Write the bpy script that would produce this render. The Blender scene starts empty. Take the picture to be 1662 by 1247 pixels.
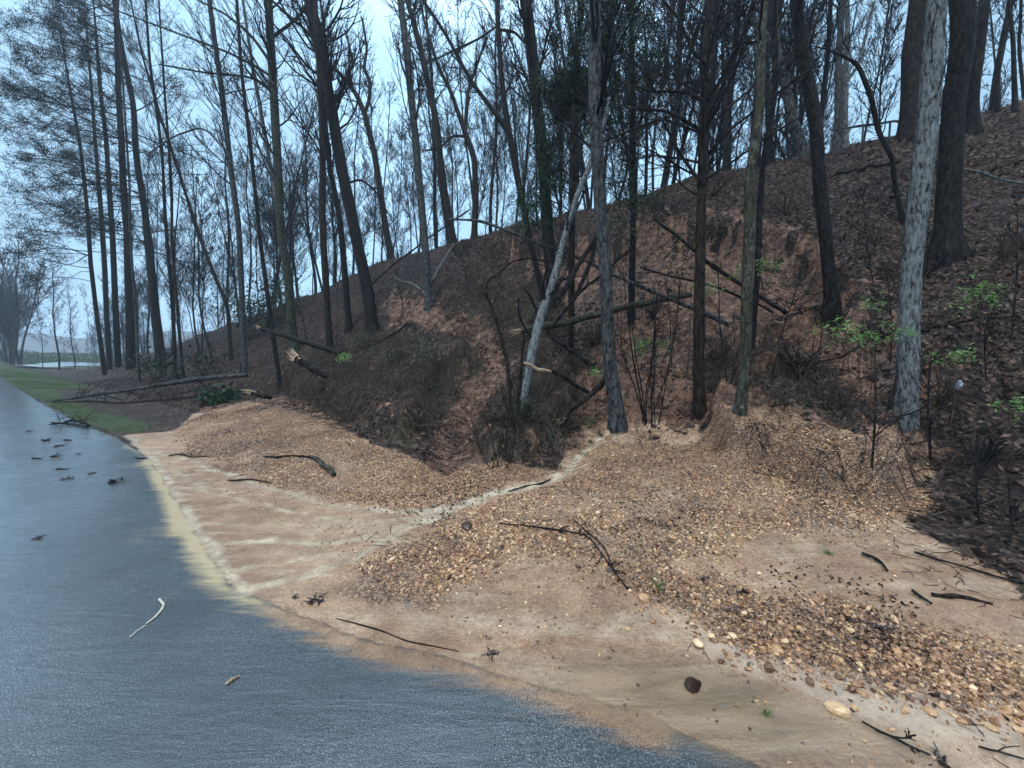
import bpy, math, numpy as np
from math import radians
rng = np.random.default_rng(7)
scene = bpy.context.scene
COL = scene.collection
# ------------------------------------------------------------------ camera, sky, sun, exposure
W, H, F = 1662.0, 1247.0, 650.0
PITCH = radians(4.7)
CAMZ = 1.6
cam = bpy.data.cameras.new("camera"); cam_o = bpy.data.objects.new("camera", cam); COL.objects.link(cam_o)
cam.sensor_width = 36.0; cam.lens = F / W * 36.0; cam.clip_start = 0.05; cam.clip_end = 2000
cam_o.location = (0, 0, CAMZ); cam_o.rotation_euler = (math.pi / 2 - PITCH, 0, 0)
scene.camera = cam_o

SUN_EL, SUN_AZ = radians(58), radians(205)      # azimuth clockwise from +Y
world = bpy.data.worlds.new("World"); scene.world = world; world.use_nodes = True
nt = world.node_tree; nt.nodes.clear()
wo = nt.nodes.new("ShaderNodeOutputWorld"); bg = nt.nodes.new("ShaderNodeBackground")
sky = nt.nodes.new("ShaderNodeTexSky"); sky.sky_type = 'NISHITA'; sky.sun_disc = False
sky.sun_elevation = SUN_EL; sky.sun_rotation = SUN_AZ; sky.air_density = 1.2; sky.dust_density = 3.0
tc = nt.nodes.new("ShaderNodeTexCoord"); nz = nt.nodes.new("ShaderNodeTexNoise")
nz.inputs['Scale'].default_value = 2.2; nz.inputs['Detail'].default_value = 4
nt.links.new(tc.outputs['Generated'], nz.inputs['Vector'])
sep = nt.nodes.new("ShaderNodeSeparateXYZ"); nt.links.new(tc.outputs['Generated'], sep.inputs[0])
cl = nt.nodes.new("ShaderNodeMapRange"); cl.inputs[1].default_value = 0.55; cl.inputs[2].default_value = 1.0
cl.inputs[3].default_value = 4.1; cl.inputs[4].default_value = 15.0     # cloud deck brighter overhead
nt.links.new(sep.outputs['Z'], cl.inputs[0])
cm = nt.nodes.new("ShaderNodeMapRange"); cm.inputs[1].default_value = 0.3; cm.inputs[2].default_value = 0.7
cm.inputs[3].default_value = 0.74; cm.inputs[4].default_value = 1.26
nt.links.new(nz.outputs['Fac'], cm.inputs[0])
mul = nt.nodes.new("ShaderNodeMath"); mul.operation = 'MULTIPLY'
nt.links.new(cl.outputs[0], mul.inputs[0]); nt.links.new(cm.outputs[0], mul.inputs[1])
cc = nt.nodes.new("ShaderNodeVectorMath"); cc.operation = 'SCALE'; cc.inputs[0].default_value = (0.60, 1.02, 1.46)
tint = nt.nodes.new("ShaderNodeValToRGB"); e_ = tint.color_ramp.elements     # bluish low down, greyer overhead
e_[0].position = .55; e_[0].color = (.46, .76, 1.06, 1); e_[1].position = .95; e_[1].color = (.62, .80, 1.0, 1)
nt.links.new(sep.outputs['Z'], tint.inputs[0]); nt.links.new(tint.outputs[0], cc.inputs[0]); cs = nt.nodes.new("ShaderNodeMath"); cs.operation = 'MULTIPLY'; cs.inputs[1].default_value = 1.42
nt.links.new(mul.outputs[0], cs.inputs[0]); nt.links.new(cs.outputs[0], cc.inputs['Scale'])
mx = nt.nodes.new("ShaderNodeMixRGB"); mx.inputs[0].default_value = 0.96
nt.links.new(sky.outputs[0], mx.inputs[1]); nt.links.new(cc.outputs[0], mx.inputs[2])
nt.links.new(mx.outputs[0], bg.inputs[0]); bg.inputs[1].default_value = 0.14
nt.links.new(bg.outputs[0], wo.inputs[0])

sun = bpy.data.lights.new("sun", 'SUN'); sun.energy = 1.4; sun.angle = radians(13); sun.color = (1.0, 0.86, 0.70)
sun_o = bpy.data.objects.new("sun", sun); COL.objects.link(sun_o)
sun_o.rotation_euler = (math.pi / 2 - SUN_EL, 0, math.pi - SUN_AZ)
scene.view_settings.view_transform = 'Standard'; scene.view_settings.look = 'None'
scene.view_settings.exposure = 0.56; scene.view_settings.gamma = 1.0
scene.cycles.max_bounces = 5; scene.cycles.diffuse_bounces = 2; scene.cycles.glossy_bounces = 2
scene.cycles.volume_bounces = 0; scene.cycles.use_adaptive_sampling = True; scene.cycles.adaptive_threshold = 0.03; scene.cycles.use_denoising = True

# ------------------------------------------------------------------ numeric helpers
def hash2(ix, iy, seed):
    h = (ix.astype(np.int64) * 374761393 + iy.astype(np.int64) * 668265263 + seed * 982451653) & 0xffffffff
    h = ((h ^ (h >> 13)) * 1274126177) & 0xffffffff
    return ((h ^ (h >> 16)) & 0xffff) / 65535.0
def vnoise(x, y, seed=0):
    ix, iy = np.floor(x), np.floor(y); fx, fy = x - ix, y - iy
    fx = fx * fx * (3 - 2 * fx); fy = fy * fy * (3 - 2 * fy)
    a, b = hash2(ix, iy, seed), hash2(ix + 1, iy, seed); c, d = hash2(ix, iy + 1, seed), hash2(ix + 1, iy + 1, seed)
    return (a + (b - a) * fx) * (1 - fy) + (c + (d - c) * fx) * fy
def fbm(x, y, octs=4, seed=0):
    s = 0; a = 1.0; t = 0
    for i in range(octs):
        s = s + a * (vnoise(x * 2 ** i, y * 2 ** i, seed + i) * 2 - 1); t += a; a *= 0.5
    return s / t
def sstep(a, b, x):
    t = np.clip((x - a) / (b - a), 0, 1); return t * t * (3 - 2 * t)
def poly_sd(px, py, poly):      # signed distance, positive inside
    P = np.asarray(poly, float); n = len(P); d = np.full(px.shape, 1e9); inside = np.zeros(px.shape, bool)
    for i in range(n):
        a, b = P[i], P[(i + 1) % n]; e = b - a; wx, wy = px - a[0], py - a[1]
        t = np.clip((wx * e[0] + wy * e[1]) / (e @ e + 1e-9), 0, 1)
        d = np.minimum(d, np.hypot(wx - t * e[0], wy - t * e[1]))
        c = ((a[1] > py) != (b[1] > py)) & (px < (b[0] - a[0]) * (py - a[1]) / (b[1] - a[1] + 1e-12) + a[0])
        inside ^= c
    return np.where(inside, d, -d)
def line_d(px, py, pts):
    P = np.asarray(pts, float); d = np.full(px.shape, 1e9)
    for i in range(len(P) - 1):
        a, b = P[i][:2], P[i + 1][:2]; e = b - a; wx, wy = px - a[0], py - a[1]
        t = np.clip((wx * e[0] + wy * e[1]) / (e @ e + 1e-9), 0, 1)
        d = np.minimum(d, np.hypot(wx - t * e[0], wy - t * e[1]))
    return d

# road frame: D = distance out from the camera's line across the road, S = along the road towards its far end
CD, SD = 0.588, 0.809
def to_sd(X, Y): return -SD * X + CD * Y, CD * X + SD * Y
def from_sd(s, d): return -SD * s + CD * d, CD * s + SD * d

_pd = np.array([-99, 2.2, 2.6, 3.2, 4.2, 5.2, 6.3, 7, 8, 10, 12, 13.3, 14, 15, 17, 22, 30, 60, 400])
_pz = np.array([0, 0, .02, .06, .16, .28, .46, .85, 1.65, 3.5, 5.35, 6.55, 7, 7.12, 6.8, 5.6, 4.0, 2.0, 1.0])
_fd = np.linspace(-99, 400, 9981); _fz = np.interp(_fd, _pd, _pz); _fz = np.convolve(np.pad(_fz, 7, 'edge'), np.ones(15) / 15, 'valid')
_as = np.array([-60, -4, 10, 18, 26, 37.6, 52, 66, 90, 400]); _az = np.array([1.03, 1.0, .975, .93, .76, .56, .37, .12, -.02, -.02])
def T0(X, Y):
    s, d = to_sd(X, Y)
    z = np.interp(d, _fd, _fz) * np.interp(s, _as, _az)
    z = z - 1.1 * sstep(40, 62, s) * sstep(3.0, 9.0, d)
    z = z - 0.10 * sstep(9, 14, s) * sstep(2.2, 3.0, d) * (1 - sstep(3.6, 4.8, d))   # shallow ditch by the verge
    k = sstep(3.2, 7.5, d) * (1 - .5 * sstep(60, 100, s))
    z = z + k * (0.30 * fbm(s * .35, d * .35, 2, 3) + 0.16 * fbm(s * 1.1, d * 1.1, 3, 11))
    z = z + sstep(2.3, 3.4, d) * 0.018 * fbm(s * 3.0, d * 3.0, 3, 21) + k * .075 * fbm(s * 4, d * 4, 4, 31)
    z = z - 0.015 * np.clip(-d, 0, 4) * 0 + 0.006 * fbm(s * .8, d * .8, 2, 41)
    return z
FX = []
def T(X, Y):
    z = T0(X, Y)
    for kind, poly, h, e, fade in FX:
        if kind == 'poly':
            wx = .12 * fbm(X * 2.2, Y * 2.2, 3, 51); wy = .12 * fbm(X * 2.2, Y * 2.2, 3, 57)
            sd_ = poly_sd(X + wx, Y + wy, poly); m = sstep(0, e, sd_)
            if fade: m = m * sstep(fade[0], fade[1], to_sd(X, Y)[1])
            z = z + h * m
        else:
            dd = line_d(X + .05 * fbm(X * 3, Y * 3, 2, 61), Y, poly); z = z + h * np.exp(-(dd / e) ** 2)
    s, d = to_sd(X, Y); k = sstep(4.6, 6, d) * (1 - sstep(16, 20, d))
    z = z + k * .06 * np.abs(fbm(X * 6, Y * 6, 3, 131)) * 2 + sstep(2.6, 3.6, d) * .035 * np.abs(fbm(X * 4, Y * 4, 3, 137))
    return z
CP, SP = math.cos(PITCH), math.sin(PITCH)
def ray(px, py):
    a, b = (px - W / 2) / F, -(py - H / 2) / F
    return np.array([a, CP + b * SP, -SP + b * CP])
_tt = np.geomspace(.8, 260, 900)
def G(px, py, fn=None):
    fn = fn or T; d = ray(px, py); P = d[None] * _tt[:, None]
    below = (CAMZ + P[:, 2]) < fn(P[:, 0], P[:, 1])
    if not below.any(): return None
    i = int(np.argmax(below)); lo, hi = _tt[max(i - 1, 0)], _tt[i]
    tt = np.linspace(lo, hi, 12); P = d[None] * tt[:, None]
    below = (CAMZ + P[:, 2]) < fn(P[:, 0], P[:, 1]); j = int(np.argmax(below)); p = d * tt[j]
    return np.array([p[0], p[1], float(fn(p[:1], p[1:2])[0])])
def at(px, py, Y):
    d = ray(px, py); t = Y / d[1]; return np.array([d[0] * t, Y, CAMZ + d[2] * t])
def proj(p):
    x, y, z = p[0], p[1], p[2] - CAMZ
    dep = y * CP - z * SP; up = y * SP + z * CP
    return W / 2 + F * x / dep, H / 2 - F * up / dep
def ws(x): return 1 / math.sqrt(1 + ((x - W / 2) / F) ** 2)      # a round stem looks wider off the lens axis
def PG(pts, fn=None): return [G(x, y, fn)[:2] for x, y in pts]
def Tz(x, y): return float(T(np.array([x]), np.array([y]))[0])

# ------------------------------------------------------------------ landslide relief
SCAR = PG([(755, 405), (860, 388), (960, 395), (1060, 355), (1150, 345), (1250, 362), (1330, 385), (1392, 470), (1370, 560),
           (1300, 610), (1150, 650), (1000, 655), (900, 600), (870, 480), (800, 450)], T0)
MOUND1 = PG([(455, 612), (520, 575), (600, 552), (700, 545), (765, 562), (775, 600), (715, 640), (700, 690), (655, 728), (590, 700), (520, 655), (440, 640)], T0)
MOUND2 = PG([(810, 640), (880, 605), (945, 640), (925, 700), (880, 742), (800, 758), (768, 735), (795, 680)], T0)
MOUND3 = PG([(1135, 705), (1150, 655), (1220, 640), (1290, 660), (1400, 700), (1478, 722), (1495, 800), (1440, 838), (1330, 805), (1240, 765), (1170, 745)], T0)
TOE = PG([(290, 712), (310, 680), (400, 652), (480, 660), (560, 700), (620, 735), (560, 770), (470, 770), (380, 745)], T0)
MOUND4 = PG([(1150, 640), (1165, 585), (1230, 565), (1330, 600), (1385, 655), (1380, 690), (1290, 660), (1200, 640)], T0)
STREAM = PG([(1125, 690), (1060, 690), (990, 700), (950, 730), (920, 765), (860, 788), (800, 800), (740, 824), (690, 835)], T0)
GULLY = PG([(840, 500), (815, 580), (770, 650), (735, 720), (700, 760)], T0)
FX += [('poly', SCAR, -.75, .30, (7.0, 8.6)), ('poly', MOUND1, .42, .4, None), ('poly', MOUND2, .38, .25, None),
       ('poly', MOUND3, .40, .20, None), ('poly', MOUND4, .40, .35, None),
       ('poly', TOE, .10, .3, None), ('line', STREAM, -.07, .16, None), ('line', GULLY, -.28, .35, None)]
GUT = [G(*p)[:2] for p in [(1090, 1052), (1180, 1075), (1300, 1120), (1420, 1165), (1540, 1212), (1660, 1246), (1662, 1150), (1500, 1110), (1300, 1070), (1150, 1030)]]
FX += [('poly', GUT, .035, .05, None)]

# ------------------------------------------------------------------ mesh + material helpers
def new_mesh(name, V, faces, smooth=False, attrs=None, mat=None):
    me = bpy.data.meshes.new(name); V = np.asarray(V, np.float32).reshape(-1, 3)
    if isinstance(faces, np.ndarray): faces = [faces]
    faces = [np.asarray(f, np.int32) for f in faces if len(f)]
    me.vertices.add(len(V)); me.vertices.foreach_set('co', V.ravel())
    idx = np.concatenate([f.ravel() for f in faces]); cnt = np.concatenate([np.full(len(f), f.shape[1]) for f in faces])
    st = np.concatenate([[0], np.cumsum(cnt)[:-1]]).astype(np.int32)
    me.loops.add(len(idx)); me.loops.foreach_set('vertex_index', idx)
    me.polygons.add(len(cnt)); me.polygons.foreach_set('loop_start', st)
    me.polygons.foreach_set('use_smooth', np.full(len(cnt), smooth, bool))
    me.update(calc_edges=True)
    for k, a in (attrs or {}).items():
        at_ = me.attributes.new(k, 'FLOAT', 'POINT'); at_.data.foreach_set('value', np.asarray(a, np.float32))
    if mat: me.materials.append(mat)
    return me
def obj(name, me, parent=None, loc=(0, 0, 0), **tags):
    o = bpy.data.objects.new(name, me); COL.objects.link(o); o.location = loc; o.parent = parent
    for k, v in tags.items():
        if v: o[k] = v
    return o
def thing(name, label, cat, loc=(0, 0, 0), group=None):
    o = bpy.data.objects.new(name, None); COL.objects.link(o); o.location = tuple(float(v) for v in loc)
    o.empty_display_size = .1; o['label'] = label; o['category'] = cat
    if group: o['group'] = group
    return o
def norm(v): return v / (np.linalg.norm(v, axis=-1, keepdims=True) + 1e-9)
def tubes(P, R, m=4, bark=0.0, seed=0, cap=False, lob=None):
    """P (n,K,3) polylines, R (n,K) radii -> verts, quads"""
    n, K, _ = P.shape
    Tn = np.empty_like(P); Tn[:, 1:-1] = P[:, 2:] - P[:, :-2]; Tn[:, 0] = P[:, 1] - P[:, 0]; Tn[:, -1] = P[:, -1] - P[:, -2]
    Tn = norm(Tn)
    mean = norm(Tn.mean(1, keepdims=True)); ref = np.where(np.abs(mean[..., 2:3]) > .75, np.array([1., .13, 0]), np.array([0.1, 0, 1.]))
    U = norm(np.cross(Tn, np.broadcast_to(ref, Tn.shape))); V = np.cross(Tn, U)
    a = np.linspace(0, 2 * np.pi, m, endpoint=False)
    rr = R[:, :, None] * np.ones(m)
    if lob is not None: rr = rr * (1 + lob[:, :, None] * (.55 * np.cos(4 * a + seed) + .45 * np.cos(7 * a + seed * 2.3)))
    if bark > 0:
        L = np.concatenate([np.zeros((n, 1)), np.cumsum(np.linalg.norm(np.diff(P, axis=1), axis=2), 1)], 1)[:, :, None]
        AA = np.broadcast_to(a / (2 * np.pi), rr.shape)
        k1 = 9; nn = 0
        for o_, (ka, kl, w) in enumerate([(9, 2.2, .5), (18, 5.0, .35), (4, 1.2, .5)]):
            x = AA * ka; i0 = np.floor(x); fx = x - i0; y = L * kl + seed * 7.3 + 0 * x
            def g(ii): return vnoise(np.mod(ii, ka) * 13.7 + .37, y, 5 + seed + o_)
            fxx = fx * fx * (3 - 2 * fx); nn = nn + w * ((g(i0) * (1 - fxx) + g(i0 + 1) * fxx) * 2 - 1)
        rr = rr * (1 + bark * nn)
    pts = P[:, :, None] + rr[..., None] * (np.cos(a)[:, None] * U[:, :, None] + np.sin(a)[:, None] * V[:, :, None])
    V_ = pts.reshape(-1, 3)
    i = np.arange(n)[:, None, None] * K * m + np.arange(K - 1)[None, :, None] * m; j = np.arange(m); j2 = (j + 1) % m
    Fq = np.stack([i + j, i + j2, i + m + j2, i + m + j], -1).reshape(-1, 4)
    if cap:
        Vc = [V_]; Ft = []; base = len(V_)
        for q in range(n):
            for e in (0, K - 1):
                Vc.append(P[q, e][None]); c = base; base += 1; r0 = q * K * m + e * m
                tri = np.stack([np.full(m, c), r0 + (j2 if e == 0 else j), r0 + (j if e == 0 else j2)], -1); Ft.append(tri)
        return np.concatenate(Vc), [Fq, np.concatenate(Ft)]
    return V_, [Fq]
class Bag:
    def __init__(s): s.V = []; s.F = []; s.A = []; s.n = 0
    def add(s, V, Fs, tint=None):
        for f in Fs: s.F.append(np.asarray(f) + s.n)
        s.V.append(V); s.A.append(np.full(len(V), .5) if tint is None else tint); s.n += len(V)
    def mesh(s, name, mat, smooth=False, off=None):
        V = np.concatenate(s.V)
        if off is not None: V = V - np.asarray(off)
        q = [f for f in s.F if f.shape[1] == 4]; t = [f for f in s.F if f.shape[1] == 3]
        fs = ([np.concatenate(q)] if q else []) + ([np.concatenate(t)] if t else [])
        return new_mesh(name, V, fs, smooth, {'tint': np.concatenate(s.A)}, mat)

class M:      # tiny node builder
    def __init__(s, name):
        s.m = bpy.data.materials.new(name); s.m.use_nodes = True; s.t = s.m.node_tree; s.b = s.t.nodes['Principled BSDF']
    def n(s, typ, **kw):
        k = s.t.nodes.new(typ)
        for a, v in kw.items(): setattr(k, a, v)
        return k
    def link(s, a, b): s.t.links.new(a, b)
    def coord(s, scale=(1, 1, 1), rot=(0, 0, 0)):
        tc = s.n('ShaderNodeTexCoord'); mp = s.n('ShaderNodeMapping'); mp.inputs['Scale'].default_value = scale; mp.inputs['Rotation'].default_value = rot
        s.link(tc.outputs['Object'], mp.inputs['Vector']); return mp.outputs[0]
    def noise(s, scale, detail=4, rough=.55, vec=None, dist=0):
        k = s.n('ShaderNodeTexNoise'); k.inputs['Scale'].default_value = scale; k.inputs['Detail'].default_value = detail
        k.inputs['Roughness'].default_value = rough; k.inputs['Distortion'].default_value = dist
        if vec is None: vec = s.coord()
        s.link(vec, k.inputs['Vector']); return k.outputs['Fac']
    def voro(s, scale, vec=None, feat='F1', out='Distance'):
        k = s.n('ShaderNodeTexVoronoi'); k.feature = feat; k.inputs['Scale'].default_value = scale
        s.link(vec if vec is not None else s.coord(), k.inputs['Vector']); return k.outputs[out]
    def ramp(s, fac, stops):
        k = s.n('ShaderNodeValToRGB'); e = k.color_ramp.elements
        while len(e) < len(stops): e.new(.5)
        for i, (p, c) in enumerate(stops):
            e[i].position = p; e[i].color = (*c, 1) if len(c) == 3 else c
        s.link(fac, k.inputs[0]); return k.outputs[0]
    def attr(s, name):
        k = s.n('ShaderNodeAttribute'); k.attribute_name = name; return k.outputs['Fac']
    def rng(s, v, a, b, c=0, d=1):
        k = s.n('ShaderNodeMapRange'); 
        for i, x in enumerate((a, b, c, d)): k.inputs[i + 1].default_value = x
        s.link(v, k.inputs[0]); return k.outputs[0]
    def mix(s, f, a, b, typ='MIX'):
        k = s.n('ShaderNodeMixRGB', blend_type=typ)
        for i, v in enumerate((f, a, b)):
            if isinstance(v, (int, float)): k.inputs[i].default_value = v if i == 0 else (v, v, v, 1)
            elif isinstance(v, tuple): k.inputs[i].default_value = (*v, 1)
            else: s.link(v, k.inputs[i])
        return k.outputs[0]
    def math(s, op, a, b=0.0, clamp=False):
        k = s.n('ShaderNodeMath', operation=op, use_clamp=clamp)
        for i, v in enumerate((a, b)):
            if isinstance(v, (int, float)): k.inputs[i].default_value = v
            else: s.link(v, k.inputs[i])
        return k.outputs[0]
    def bump(s, h, strength, dist=.02, prev=None):
        k = s.n('ShaderNodeBump'); k.inputs['Distance'].default_value = dist
        if isinstance(strength, (int, float)): k.inputs['Strength'].default_value = strength
        else: s.link(strength, k.inputs['Strength'])
        s.link(h, k.inputs['Height'])
        if prev is not None: s.link(prev, k.inputs['Normal'])
        return k.outputs[0]
    def fin(s, col=None, rough=None, nrm=None, spec=None):
        for nm, v in (('Base Color', col), ('Roughness', rough), ('Normal', nrm), ('Specular IOR Level', spec)):
            if v is None: continue
            if isinstance(v, tuple): s.b.inputs[nm].default_value = (*v, 1)
            elif isinstance(v, (int, float)): s.b.inputs[nm].default_value = v
            else: s.link(v, s.b.inputs[nm])
        return s.m

# ---- terrain material (reads the zone weights stored on the ground's vertices)
def ground_mat():
    m = M('ground'); co = m.coord()
    big = m.noise(.9, 4, .6, vec=co)
    n1 = m.noise(1.1, 5, vec=co); n2 = m.noise(6, 5, .6, vec=co); n3 = m.noise(38, 4, .65, vec=co); n4 = m.noise(160, 2, .6, vec=co)
    v1 = m.voro(22, vec=co, out='Color'); v1d = m.voro(22, vec=co)
    v2 = m.voro(70, vec=co, out='Color'); v2d = m.voro(70, vec=co)
    bw = m.n('ShaderNodeRGBToBW'); m.link(v1, bw.inputs[0]); bw2 = m.n('ShaderNodeRGBToBW'); m.link(v2, bw2.inputs[0])
    leaf = m.ramp(m.mix(.5, bw.outputs[0], n3), [(.36, (.007, .005, .004)), (.46, (.022, .015, .012)), (.55, (.052, .034, .026)), (.68, (.15, .10, .075))])
    turf = m.ramp(m.mix(.4, n2, n3), [(.36, (.010, .008, .006)), (.47, (.034, .026, .019)), (.56, (.075, .055, .038)), (.66, (.13, .10, .07))])
    clay = m.ramp(m.mix(.5, n2, n3), [(.38, (.036, .023, .018)), (.47, (.105, .060, .043)), (.55, (.20, .118, .080)), (.64, (.33, .20, .135))])
    silt = m.ramp(m.mix(.45, m.mix(.5, n2, n3), n4), [(.38, (.12, .066, .036)), (.5, (.275, .162, .092)), (.62, (.41, .268, .16))])
    silt = m.mix(m.rng(m.mix(.5, big, n1), .46, .56), m.mix(1.0, silt, (.74, .70, .68), 'MULTIPLY'), silt)
    grav = m.ramp(m.mix(.4, bw2.outputs[0], n3), [(.3, (.045, .024, .016)), (.45, (.12, .064, .038)), (.58, (.22, .125, .072)), (.75, (.38, .24, .14))])
    grass = m.ramp(m.mix(.5, n2, n3), [(.36, (.045, .034, .022)), (.47, (.042, .045, .021)), (.55, (.042, .066, .023)), (.66, (.065, .095, .036))])
    strm = m.ramp(m.mix(.4, n2, n3), [(.38, (.24, .17, .11)), (.5, (.35, .27, .175)), (.62, (.48, .39, .265))])
    field = m.ramp(n1, [(.3, (.07, .08, .05)), (.7, (.11, .12, .07))])
    asp = m.ramp(m.mix(.5, n4, m.noise(420, 1, .5, vec=co)), [(.40, (.004, .006, .007)), (.5, (.020, .026, .029)), (.58, (.070, .084, .088)), (.66, (.38, .40, .39))])
    leaf = m.mix(m.rng(m.mix(.5, big, n2), .42, .56), m.mix(.6, leaf, (.012, .009, .009)), leaf)
    asp = m.mix(m.rng(big, .4, .6), m.mix(.55, asp, (.008, .011, .012)), asp)
    col = leaf
    def lay(col, new, a, lo=.35, hi=.65, nz=.35, nn=None):
        f = m.math('ADD', m.attr(a), m.math('MULTIPLY', m.math('SUBTRACT', nn if nn is not None else n2, .5), nz))
        return m.mix(m.rng(f, lo, hi), col, new)
    col = lay(col, turf, 'turf'); col = lay(col, clay, 'clay', nz=.8); col = lay(col, grass, 'grass', lo=.4, hi=.8, nz=1.3)
    col = lay(col, field, 'field')
    col = lay(col, silt, 'silt'); col = lay(col, grav, 'gravel', nz=.8, nn=n3)
    # rivulet braids in the silt, elongated along the flow
    fl = m.noise(1.0, 4, .6, vec=m.coord((.8, 3.6, 1), (0, 0, radians(-22))), dist=1.4)
    bra = m.math('MULTIPLY', m.rng(fl, .46, .60), m.attr('silt'))
    bra = m.math('MULTIPLY', bra, m.math('SUBTRACT', 1.0, m.attr('gravel'), clamp=True))
    col = m.mix(m.math('MULTIPLY', bra, .40), col, strm)
    col = lay(col, asp, 'road', nz=.0)
    # muddy water pushed out over the wet asphalt in streaks
    stn = m.noise(1.0, 5, .65, vec=m.coord((2.6, 18, 1), (0, 0, radians(36))))
    sf = m.rng(m.math('ADD', m.attr('rim'), m.math('MULTIPLY', m.math('SUBTRACT', stn, .5), 1.3)), .22, .75)
    col = m.mix(m.math('MULTIPLY', sf, .84), col, m.mix(m.attr('yellow'), silt, m.mix(n3, (.30, .215, .11), (.50, .40, .23))))
    col = lay(col, strm, 'stream', lo=.2, hi=.82, nz=.8)
    murk = m.mix(m.rng(fl, .35, .65), (.11, .074, .042), (.25, .162, .09))
    col = m.mix(m.math('MULTIPLY', m.attr('puddle'), .88), col, murk)
    conc = m.mix(n3, (.26, .19, .135), (.42, .33, .25))
    col = m.mix(m.attr('gutter'), col, conc)
    # roughness
    road_like = m.math('SUBTRACT', m.attr('road'), m.math('MULTIPLY', sf, .7), clamp=True)
    water = m.math('MAXIMUM', m.math('MULTIPLY', m.attr('puddle'), .9), m.math('MULTIPLY', m.attr('stream'), .55))
    wetm = m.math('MAXIMUM', road_like, water)
    dry = m.rng(n3, .35, .65, .48, .8)
    rough = m.mix(wetm, dry, m.rng(m.noise(3.0, 3, vec=co), .35, .65, .40, .6))
    rough = m.mix(m.attr('puddle'), rough, .35)
    # relief
    h = m.mix(.5, m.math('MULTIPLY', v1d, 1.0), n3)
    off = m.math('SUBTRACT', 1.0, m.math('MAXIMUM', m.attr('road'), m.math('MAXIMUM', m.attr('puddle'), m.math('MULTIPLY', m.attr('silt'), .75))), clamp=True)
    b = m.bump(h, m.math('MULTIPLY', off, 1.0), .05)
    b = m.bump(n4, m.math('MULTIPLY', m.attr('silt'), .5), .004, b)
    b = m.bump(v2d, m.math('MULTIPLY', m.attr('gravel'), .8), .02, b)
    b = m.bump(n3, m.math('MULTIPLY', m.attr('silt'), .35), .015, b)
    b = m.bump(fl, m.math('MULTIPLY', m.attr('silt'), .5), .03, b)
    rip = m.noise(1.0, 5, .6, vec=m.coord((9, 34, 1), (0, 0, radians(28))), dist=1.2)
    rip2 = m.noise(1.0, 3, .6, vec=m.coord((2.2, 9, 1), (0, 0, radians(20))), dist=1.0)
    film = m.bump(rip, .20, .010); film = m.bump(rip2, .22, .03, film); film = m.bump(n4, .30, .003, film)
    b = m.bump(n4, m.math('MULTIPLY', m.attr('road'), .7), .004, b)
    m.link(m.math('MULTIPLY', wetm, .95), m.b.inputs['Coat Weight']); m.b.inputs['Coat IOR'].default_value = 1.62; m.link(film, m.b.inputs['Coat Normal'])
    m.link(m.rng(m.noise(1.3, 3, vec=co), .35, .65, .03, .12), m.b.inputs['Coat Roughness'])
    return m.fin(col, rough, b, m.math('ADD', m.math('MULTIPLY', m.math('MAXIMUM', wetm, m.attr('silt')), .40), .10))
GM = ground_mat()

def simple(name, stops, scale=30, rough=.7, bump=.5, bd=.01, vec=(1, 1, 1), attr=None, sub=0, spec=.4, mixn=.6):
    m = M(name); co = m.coord(vec); n = m.noise(scale, 5, .62, vec=co); f = n
    if attr: f = m.mix(mixn, n, m.attr(attr))
    col = m.ramp(f, stops)
    return m.fin(col, rough, m.bump(n, bump, bd), spec)
def bark(name, dark, mid, light, lichen=None, lich=.6, scale=1.0, moss=None):
    m = M(name); co = m.coord((26 * scale, 26 * scale, 8.5 * scale)); a = m.noise(1, 6, .65, vec=co, dist=.4); b2 = m.noise(5, 4, vec=m.coord())
    col = m.ramp(a, [(.38, dark), (.5, mid), (.62, light)])
    if lichen:
        l = m.noise(15, 8, .8, vec=m.coord((1, 1, .7)), dist=.8)
        lf = m.math('MULTIPLY', m.rng(l, lich - .13, lich + .13), m.rng(a, .38, .52))
        col = m.mix(lf, col, m.mix(a, tuple(c * .45 for c in lichen), lichen))
    if moss:
        l = m.noise(4, 5, .7, vec=m.coord((1, 1, .8))); col = m.mix(m.math('MULTIPLY', m.rng(l, .5, .62), .8), col, moss)
    return m.fin(col, m.rng(b2, .3, .7, .55, .85), m.bump(a, 1.0, .035), .10)
B = {
 'dark': bark('bark_dark', (0.0033, 0.00275, 0.00275), (0.00935, 0.00825, 0.0077), (0.02475, 0.0209, 0.01925)),
 'wet': bark('bark_wet', (0.0048, 0.0048, 0.0048), (0.0112, 0.0096, 0.0096), (0.028, 0.024, 0.0224)),
 'brown': bark('bark_brown', (0.0048, 0.0042, 0.0036), (0.0156, 0.012, 0.0102), (0.0396, 0.03, 0.024)),
 'grey': bark('bark_grey', (0.0075, 0.0075, 0.00825), (0.0285, 0.0285, 0.03), (0.07125, 0.07125, 0.0705), (0.135, 0.15, 0.1425), .56),
 'pale': bark('bark_pale', (.016, .016, .017), (.085, .088, .09), (.17, .178, .18), (.235, .26, .255), .50, 1.2),
 'lichen': bark('bark_lichen', (0.0096, 0.0088, 0.0072), (0.036, 0.032, 0.024), (0.068, 0.06, 0.04), (0.272, 0.304, 0.264), .635, 1, (0.032, 0.04, 0.0144)),
 'far': bark('bark_far', (0.0056, 0.0056, 0.0063), (0.014, 0.0133, 0.0147), (0.0294, 0.0266, 0.028)),
 'ivy': bark('bark_ivy', (0.008, 0.0088, 0.0064), (0.024, 0.0256, 0.0176), (0.06, 0.064, 0.048), (0.16, 0.184, 0.152), .62, 1, (0.028, 0.04, 0.0144)),
}
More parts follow.
